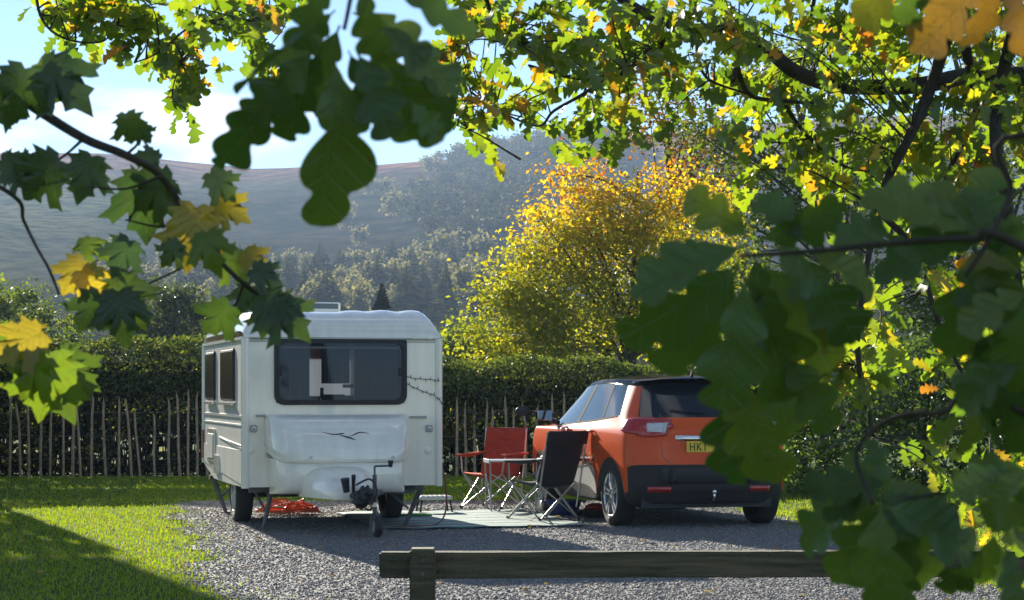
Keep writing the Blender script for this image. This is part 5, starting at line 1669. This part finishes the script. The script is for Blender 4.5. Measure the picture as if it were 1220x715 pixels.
main = limb([(1235, 92), (1160, 90), (1100, 101), (1040, 104), (990, 101), (945, 84), (905, 52), (865, 37), (815, 33), (765, 14), (715, -20)], 0.047, .022, start=(3.18, 9.0, 2.75))
limb([(812, 35), (778, 58), (748, 80), (722, 92), (680, 92), (630, 78)], .026, .006)
limb([(722, 92), (695, 112), (660, 132), (640, 150), (590, 130), (560, 108)], .010, .003, dd=.05)
limb([(1128, 45), (1104, 118), (1085, 160), (1058, 212), (1045, 260), (1030, 330), (1022, 420), (1040, 520)], .028, .010, d=8.3, dd=-.05)
limb([(1150, 55), (1162, 120), (1152, 160), (1130, 205)], .024, .008, d=8.5)
limb([(1207, 40), (1190, 110), (1186, 170), (1196, 230), (1212, 330), (1225, 420)], .030, .018, d=8.2)
limb([(1188, 70), (1140, 95), (1100, 140), (1050, 170), (980, 165), (920, 170)], .014, .004, d=8.9)
limb([(880, 35), (878, 70), (874, 95)], .020, .010)
limb([(874, 60), (890, 110), (930, 120), (985, 120), (1010, 95)], .014, .005)
limb([(930, 118), (960, 160), (1000, 195), (1035, 205)], .012, .004)
limb([(830, 40), (832, 70), (845, 95), (890, 112)], .010, .005)
limb([(970, 0), (960, 60), (950, 110)], .010, .004, d=9)
limb([(1040, -20), (1020, 40), (990, 80)], .012, .005, d=9)
limb([(574, -20), (590, 30), (606, 52)], .012, .004, d=8.4)
limb([(620, 190), (570, 160), (545, 150)], .005, .002, d=8.5)
limb([(1045, 250), (1090, 300), (1120, 390), (1160, 470), (1190, 520)], .016, .006, d=8.2)
# a bough passes above the picture and drops twigs on the far side
over = limb([(1180, -60), (900, -150), (600, -120), (350, -120), (150, -200), (0, -240), (-120, -250)], .05, .012, d=8.6, start=(3.1, 9.0, 3.4))
limb([(330, -60), (345, -5), (322, 28), (280, 22), (230, 30), (190, 62), (160, 75)], .010, .003, d=8.4)
limb([(40, -40), (48, 18), (75, 45), (120, 50), (140, 30)], .008, .003, d=8.4)
limb([(230, 30), (215, 75), (205, 115), (222, 130)], .005, .002, d=8.4)
branch_mesh('trunk', [(trunk_line, .16, .09)], oak, bark_dark, 10)
for c, r0, r1 in limbs:
    branch_mesh('branch', [(c, r0, r1)], oak, bark_dark, 8)
allpts = [p for c, r0, r1 in limbs for p in c]
# leaf sprays: picture regions give the direction, the crown's own depth gives the distance
def in_poly(x, y, poly):
    ins = False; j = len(poly) - 1
    for i in range(len(poly)):
        xi, yi = poly[i]; xj, yj = poly[j]
        if (yi > y) != (yj > y) and x < (xj - xi) * (y - yi) / (yj - yi) + xi: ins = not ins
        j = i
    return ins
regions = [([(545, -10), (760, -10), (800, 60), (760, 120), (700, 140), (640, 120), (600, 190), (560, 190), (530, 130)], 46),
           ([(700, -10), (1230, -10), (1230, 120), (1000, 110), (860, 130), (760, 150), (700, 110)], 92),
           ([(820, 120), (1230, 110), (1230, 260), (1080, 250), (980, 260), (900, 230), (850, 180)], 50),
           ([(640, 130), (760, 130), (760, 165), (720, 200), (690, 190)], 8),
           ([(130, -10), (350, -10), (330, 60), (280, 60), (225, 130), (200, 115), (190, 80), (150, 80)], 34),
           ([(30, -10), (140, -10), (140, 60), (60, 60)], 10),
           ([(960, 370), (1090, 380), (1110, 460), (1040, 480), (970, 450)], 16),
           ([(1060, 260), (1230, 250), (1230, 480), (1090, 470)], 22),
           ([(1090, 560), (1220, 540), (1220, 640), (1180, 650)], 6),
           ([(700, -160), (1250, -160), (1250, -10), (650, -10)], 44),
           ([(-110, -330), (210, -330), (210, -160), (-60, -150)], 62), ([(-300, -330), (-110, -330), (-60, -130), (-250, -150)], 50)]  # last two regions: unseen sprays added overhead to shade the close leaves
sprays, twigs = [], []
for poly, cnt in regions:
    xs = [p[0] for p in poly]; ys_ = [p[1] for p in poly]; k = 0
    while k < cnt:
        px, py = random.uniform(min(xs), max(xs)), random.uniform(min(ys_), max(ys_))
        if not in_poly(px, py, poly): continue
        k += 1
        d = OD + random.gauss(0, .55)
        if min(ys_) > 250: d = 8.3 + random.gauss(0, .35)
        p = P(px, py, d)
        near = min(allpts, key=lambda q: (q - p).length_squared)
        mid = near.lerp(p, .55) + Vector((random.uniform(-.05, .05), random.uniform(-.05, .05), random.uniform(0, .08)))
        tw = curve_pts([near, mid, p], 4)
        twigs.append((tw, .0045, .0018)); sprays.append((p, (p - mid).normalized()))
        if random.random() < .6: sprays.append((mid, (p - near).normalized()))
branch_mesh('twig', twigs, oak, bark_dark, 4)['kind'] = 'stuff'
leaves = []
for p, dr in sprays:
    for k in range(random.randint(4, 7)):
        q = p + Vector((random.gauss(0, .035), random.gauss(0, .035), random.gauss(0, .03)))
        a = (dr * .7 + Vector((random.gauss(0, .7), random.gauss(0, .6), random.gauss(-.25, .5)))).normalized()
        nrm = (SUNV * .9 + Vector((random.gauss(0, .45), random.gauss(0, .45), .45 + random.gauss(0, .4)))).normalized()
        ln = random.uniform(.085, .14)
        leaves.append((q, q + a * ln, nrm, ln))
def on_screen(q):
    px, py = CX + F * q.x / q.y, YH - (q.z - H) * F / q.y
    return -20 < px < 1240 and -20 < py < 735
vis = [l for l in leaves if on_screen(l[0])]
vis.sort(key=lambda l: l[3] / l[0].y, reverse=True)
single = set(id(l) for l in vis[:298])
for l in vis[:298]: place_leaf('leaf', random.choice(oak_mes), l[0], l[1], l[2], oak)
rest = [l for l in leaves if id(l) not in single]
for k in range(3):
    part = rest[k::3]
    if k == 0: allv = []
    me_ = leaf_cloud('t', np.array([l[0] for l in part]), np.array([l[1] - l[0] for l in part]), np.array([l[2] for l in part]), np.array([l[3] for l in part]), OAK_LO[k])
    allv.append(me_)
bm = bmesh.new()
for me_ in allv: bm.from_mesh(me_)
me_ = bpy.data.meshes.new('crown'); bm.to_mesh(me_); bm.free()
o = kid(link('crown', me_, oak_att_m), oak); o['kind'] = 'stuff'

# ------------------------------------------------------------------ close leaves: young oak at the right hand, sycamore at the left
random.seed(5)
near_stops = [(0, (.045, .105, .018)), (.5, (.075, .145, .022)), (.8, (.10, .17, .024)), (1, (.14, .20, .028))]
near_m = leaf_mat('close_oak_leaf', near_stops, use_attr=False, trans=.42, gloss=.05, rough=.42, blotch=.22, near=True)
rust_m = leaf_mat('close_oak_leaf_rusty', [(0, (.20, .10, .02)), (1, (.30, .17, .03))], use_attr=False, trans=.5, gloss=.05, blotch=.5, near=True)
ylw_m = leaf_mat('close_oak_leaf_yellow', [(0, (.15, .17, .02)), (1, (.2, .2, .025))], use_attr=False, trans=.5, gloss=.05, blotch=.3, near=True)
OAK_N = [oak_leaf(OAK_VAR[i], random.uniform(.08, .28), random.uniform(.05, .55), random.uniform(-.06, .06), random.uniform(.85, 1.08), 40 + i) for i in range(6)]
oak_near = [leaf_mesh('leaf', t, near_m) for t in OAK_N]
oak_rust = [leaf_mesh('leaf', t, rust_m) for t in OAK_N[:2]]
oak_ylw = [leaf_mesh('leaf', t, ylw_m) for t in OAK_N[:2]]
twig_m = mat('twig_bark', (.05, .04, .03), .85, var=.4, vscale=60, bump=.4, bscale=200)
ND = 1.9
yo = empty('young_oak_tree', (.95, 1.75, 0)); tag(yo, 'young oak whose large dark leaves hang close on thin twigs', 'tree')
ytrunk = curve_pts([(.95, 1.75, -.05), (.93, 1.78, .7), (.86, 1.82, 1.3), (.80, 1.86, 1.8), (.66, 1.9, 2.3)], 6)
branch_mesh('trunk', [(ytrunk, .035, .012)], yo, bark_dark, 9)
def twig(pix, r0, r1, start=None, d=ND):
    pts = [P(px, py, d + .03 * math.sin(i * 1.9 + px)) for i, (px, py) in enumerate(pix)]
    if start is not None: pts = [Vector(start)] + pts
    branch_mesh('twig', [(curve_pts(pts, 6), r0, r1)], yo, twig_m, 7)
twig([(1230, 300), (1160, 285), (1060, 290), (960, 300), (880, 305)], .0055, .002, start=(.87, 1.82, 1.32))
twig([(1225, 495), (1120, 492), (1060, 500), (1020, 540), (1040, 600)], .004, .002, start=(.90, 1.80, 1.1))
twig([(1225, 160), (1205, 230), (1175, 290), (1150, 330)], .0045, .002, start=(.84, 1.85, 1.6))
twig([(1225, -30), (1150, -40), (1100, -30)], .004, .002, start=(.82, 1.86, 1.75))
twig([(900, -170), (650, -160), (480, -90), (430, -40), (410, 35)], .007, .002, start=(.74, 1.88, 2.05))
twig([(1215, 590), (1150, 585), (1075, 595)], .003, .0015, start=(.91, 1.79, 1.05))
def near_leaf(b, t, dz=0.0, tilt=(0, 0), me=None, d=ND, wide=1.0):
    d0 = d + dz + random.uniform(-.07, .07); d1 = d0 + random.uniform(-.035, .035)
    a, c = P(b[0], b[1], d0), P(t[0], t[1], d1)
    nrm = Vector((tilt[0] + random.gauss(0, .18), -1.0, tilt[1] + random.gauss(.2, .22))).normalized()
    o = place_leaf('leaf', me or random.choice(oak_near), a, c, nrm, yo)
    return o
TC = [((398, 70), (402, 246), 0, (0, 0)), ((385, 55), (338, 178), .03, (.3, 0)), ((352, 88), (266, 205), -.02, (1.6, .3)), ((392, 25), (268, 92), .04, (.2, 2.2)),
      ((425, 60), (462, 158), .05, (-.3, 0)), ((436, 45), (520, 168), .02, (-.3, .2)), ((445, 25), (552, 104), .04, (-.2, .6)), ((468, -10), (566, 14), 0, (0, .5)),
      ((420, 15), (505, 62), .06, (0, .4)), ((400, 12), (325, 62), .06, (.4, .5)), ((372, 60), (300, 140), .08, (.5, .1)), ((440, 60), (540, 152), .10, (-.5, .3)),
      ((405, 30), (372, 130), .10, (0, 0)), ((430, -20), (455, 70), .02, (0, 0)), ((415, 60), (440, 140), .0, (.1, 0)), ((395, -30), (352, 60), .03, (.3, 0)),
      ((490, 120), (520, 165), .0, (-1.2, 0))]
for b, t, dz, tl_ in TC: near_leaf(b, t, dz, tl_)
RC = [((892, 292), (748, 346), 0, (.2, .2)), ((895, 285), (822, 232), .04, (.2, -.4)), ((882, 312), (762, 405), .02, (.3, 0)), ((880, 318), (788, 452), .05, (.2, 0)),
      ((888, 330), (866, 488), .0, (0, 0)), ((884, 430), (878, 584), -.03, (0, .15)), ((878, 440), (912, 576), .0, (-.2, .1)), ((900, 325), (945, 486), .03, (-.2, 0)),
      ((908, 310), (986, 440), .05, (-.3, 0)), ((900, 288), (1012, 246), .02, (-.1, -.3)), ((922, 280), (1002, 372), .07, (-.2, .1)), ((898, 300), (925, 410), .08, (0, 0)),
      ((872, 280), (838, 238), .03, (0, -.3)), ((930, 420), (988, 512), .04, (-.3, 0)), ((860, 300), (790, 300), .05, (.1, .2)),
      ((905, 330), (890, 430), -.04, (0, 0)), ((960, 300), (1050, 330), .0, (-.2, .4)), ((950, 300), (1030, 400), .03, (-.2, .2)), ((905, 400), (950, 520), .06, (-.1, 0)),
      ((960, 290), (900, 230), .06, (0, -.3)), ((985, 300), (1060, 260), .04, (0, -.2))]
for b, t, dz, tl_ in RC: near_leaf(b, t, dz, tl_)
for hub, tips in (((1168, 285), [(1048, 222), (1058, 304), (1152, 424), (1214, 404), (1128, 208), (1186, 196), (1232, 330), (1166, 352), (1210, 250), (1240, 280), (1085, 260), (1150, 240)]),
                  ((1055, 590), [(942, 652), (962, 572), (1006, 694), (1052, 728), (1122, 698), (1142, 606), (1172, 652), (1100, 556), (1040, 522), (1000, 602), (1010, 540), (1090, 640), (1030, 640), (1080, 720)]),
                  ((1160, 490), [(1212, 524), (1222, 444), (1162, 548), (1190, 400), (1230, 480), (1110, 530)]),
                  ((1180, 640), [(1220, 720), (1160, 720), (1230, 640), (1120, 715), (1232, 590), (1200, 690)]),
                  ((1225, 350), [(1150, 380), (1180, 440), (1215, 470), (1160, 330), (1135, 350), (1200, 420)]),
                  ((1230, 430), [(1150, 440), (1165, 500), (1205, 540), (1190, 470), (1140, 480)]),
                  ((1230, 560), [(1150, 560), (1160, 620), (1205, 650), (1180, 590), (1140, 590)])):
    for t in tips:
        b = (hub[0] + random.gauss(0, 10), hub[1] + random.gauss(0, 10))
        v = Vector((t[0] - b[0], t[1] - b[1])); 
        near_leaf(b, t, random.uniform(-.02, .08), (-v.x / 400 + random.gauss(0, .2), random.gauss(.1, .25)))
near_leaf((1180, -30), (1100, 45), 0, (.1, .2), oak_rust[0]); near_leaf((1175, -30), (1172, 62), .02, (0, .2), oak_rust[1]); near_leaf((1200, -25), (1235, 50), .0, (0, .2), oak_rust[0])
near_leaf((1090, -40), (1018, 30), 0, (.2, .2), oak_ylw[0]); near_leaf((1100, -45), (1080, 22), .03, (0, .2), oak_near[0]); near_leaf((1140, 325), (1212, 292), -.02, (0, .9), oak_ylw[1])
near_leaf((985, 420), (975, 380), .05, (0, 0), oak_ylw[0])

# sycamore branch at the left
SD = 3.2
sy = empty('sycamore_tree', (-1.35, 3.3, 0)); tag(sy, 'sycamore branch with pointed green and yellow leaves hanging before the hedge and caravan', 'tree')
branch_mesh('trunk', [(curve_pts([(-1.35, 3.3, -.1), (-1.33, 3.3, 1.0), (-1.28, 3.28, 2.0), (-1.15, 3.25, 3.0)], 6), .06, .03)], sy, bark, 10)
def stw(pix, r0, r1, start=None):
    pts = [P(px, py, SD + .04 * math.sin(i * 1.7)) for i, (px, py) in enumerate(pix)]
    if start is not None: pts = [Vector(start)] + pts
    branch_mesh('branch', [(curve_pts(pts, 6), r0, r1)], sy, twig_m, 7)
stw([(-60, 60), (40, 128), (100, 165), (150, 185), (192, 210), (225, 262), (252, 300), (290, 338), (325, 362)], .011, .003, start=(-1.27, 3.28, 2.1))
stw([(18, 235), (28, 262), (44, 295), (58, 320), (70, 350)], .004, .002, start=P(-60, 190, SD))
stw([(-50, 395), (0, 400), (40, 405), (70, 412)], .004, .002, start=(-1.32, 3.3, 1.5))
for pix in ([(100, 165), (70, 190), (20, 215)], [(150, 185), (165, 168), (150, 150)], [(192, 210), (150, 225), (105, 222)], [(225, 262), (190, 270), (150, 262)], [(252, 300), (205, 325), (150, 350)], [(290, 338), (280, 365), (270, 385)], [(60, 135), (30, 120), (5, 95)]):
    stw(pix, .003, .0015)
syc_g = leaf_mat('sycamore_green', [(0, (.03, .07, .02)), (.6, (.055, .11, .022)), (1, (.09, .15, .025))], use_attr=False, trans=.42, gloss=.06, rough=.4, blotch=.15, near=True)
syc_y = leaf_mat('sycamore_yellow', [(0, (.30, .24, .02)), (1, (.42, .32, .03))], use_attr=False, trans=.55, gloss=.05, blotch=.25, blotch_col=(.12, .12, .02), near=True)
syc_b = leaf_mat('sycamore_bright', [(0, (.10, .17, .015)), (1, (.15, .22, .02))], use_attr=False, trans=.55, gloss=.05, blotch=.2, near=True)
MP = [maple_leaf(.15 + .12 * i, .3 + .2 * i, i) for i in range(3)]
mg, my_, mb = [[leaf_mesh('leaf', t, m_) for t in MP] for m_ in (syc_g, syc_y, syc_b)]
SY = [((48, 75), (108, 128), mg, (.1, .3)), ((30, 80), (10, 150), mg, (.2, .2)), ((60, 120), (50, 62), mb, (0, .2)), ((150, 135), (162, 176), mg, (.3, 0)), ((165, 150), (182, 172), mg, (0, .3)),
      ((110, 185), (92, 242), mg, (.2, .4)), ((70, 190), (20, 240), mg, (.3, .1)), ((40, 195), (-10, 215), mg, (0, .3)), ((170, 205), (176, 290), mg, (.1, .1)), ((190, 190), (155, 182), mg, (0, .5)),
      ((205, 215), (150, 250), mg, (.3, .2)), ((235, 245), (228, 322), my_, (.1, 0)), ((245, 275), (255, 325), mb, (-.2, .1)), ((250, 205), (284, 240), mg, (.2, .5)), ((255, 240), (298, 262), my_, (0, .3)),
      ((100, 310), (70, 352), my_, (.2, .2)), ((95, 320), (128, 355), my_, (-.1, .2)), ((140, 345), (150, 408), mg, (0, .2)), ((120, 350), (92, 398), mg, (.3, 0)), ((135, 330), (168, 390), mg, (-.2, .1)),
      ((50, 395), (-8, 430), my_, (.1, .3)), ((20, 390), (52, 402), my_, (0, 1)), ((62, 418), (48, 505), mb, (.2, 0)), ((70, 420), (112, 470), mg, (-.2, .1)), ((55, 425), (15, 478), mb, (.3, .1)), ((66, 430), (78, 500), mg, (0, 0)),
      ((275, 365), (238, 402), mg, (.3, .1)), ((320, 360), (368, 402), mg, (-.1, .1)), ((300, 340), (280, 375), mg, (.2, .3)), ((310, 350), (345, 392), mg, (0, .2)), ((320, 365), (312, 402), mb, (0, .1)),
      ((300, 320), (338, 340), mg, (0, .4)), ((290, 300), (318, 318), my_, (0, .4)), ((155, 285), (135, 330), mg, (.2, .3)), ((90, 290), (135, 302), mb, (0, 1.2)), ((260, 300), (300, 335), mb, (0, .4)),
      ((215, 290), (190, 318), mg, (.2, .2)), ((-10, 120), (35, 140), mg, (0, .5)), ((330, 368), (360, 372), mg, (0, .4)), ((0, 190), (38, 205), mg, (0, .3)), ((-10, 395), (30, 425), mb, (0, .3))]
for b, t, ms_, tl_ in SY:
    d0 = SD + random.uniform(-.10, .10)
    nrm = Vector((tl_[0] + random.gauss(0, .15), -1, tl_[1] + random.gauss(.1, .15))).normalized()
    place_leaf('leaf', random.choice(ms_), P(b[0], b[1], d0), P(t[0], t[1], d0 + random.uniform(-.03, .03)), nrm, sy, .98)

# ------------------------------------------------------------------ valley haze
bm = bmesh.new(); box(bm, -950, 950, -70, 1400, -4, 175)
hz = bpy.data.materials.new('haze'); nt, N, L = nodes_of(hz); N.remove(N['Principled BSDF'])
pv = N.new('ShaderNodeVolumePrincipled'); pv.inputs['Color'].default_value = (.50, .70, 1.0, 1); pv.inputs['Density'].default_value = 0.00026; pv.inputs['Anisotropy'].default_value = .2
L.new(pv.outputs[0], N['Material Output'].inputs['Volume'])
o = obj('haze', bm, hz); tag(o, 'thin bluish morning haze filling the valley', 'haze', kind='stuff')
o.display_type = 'WIRE'
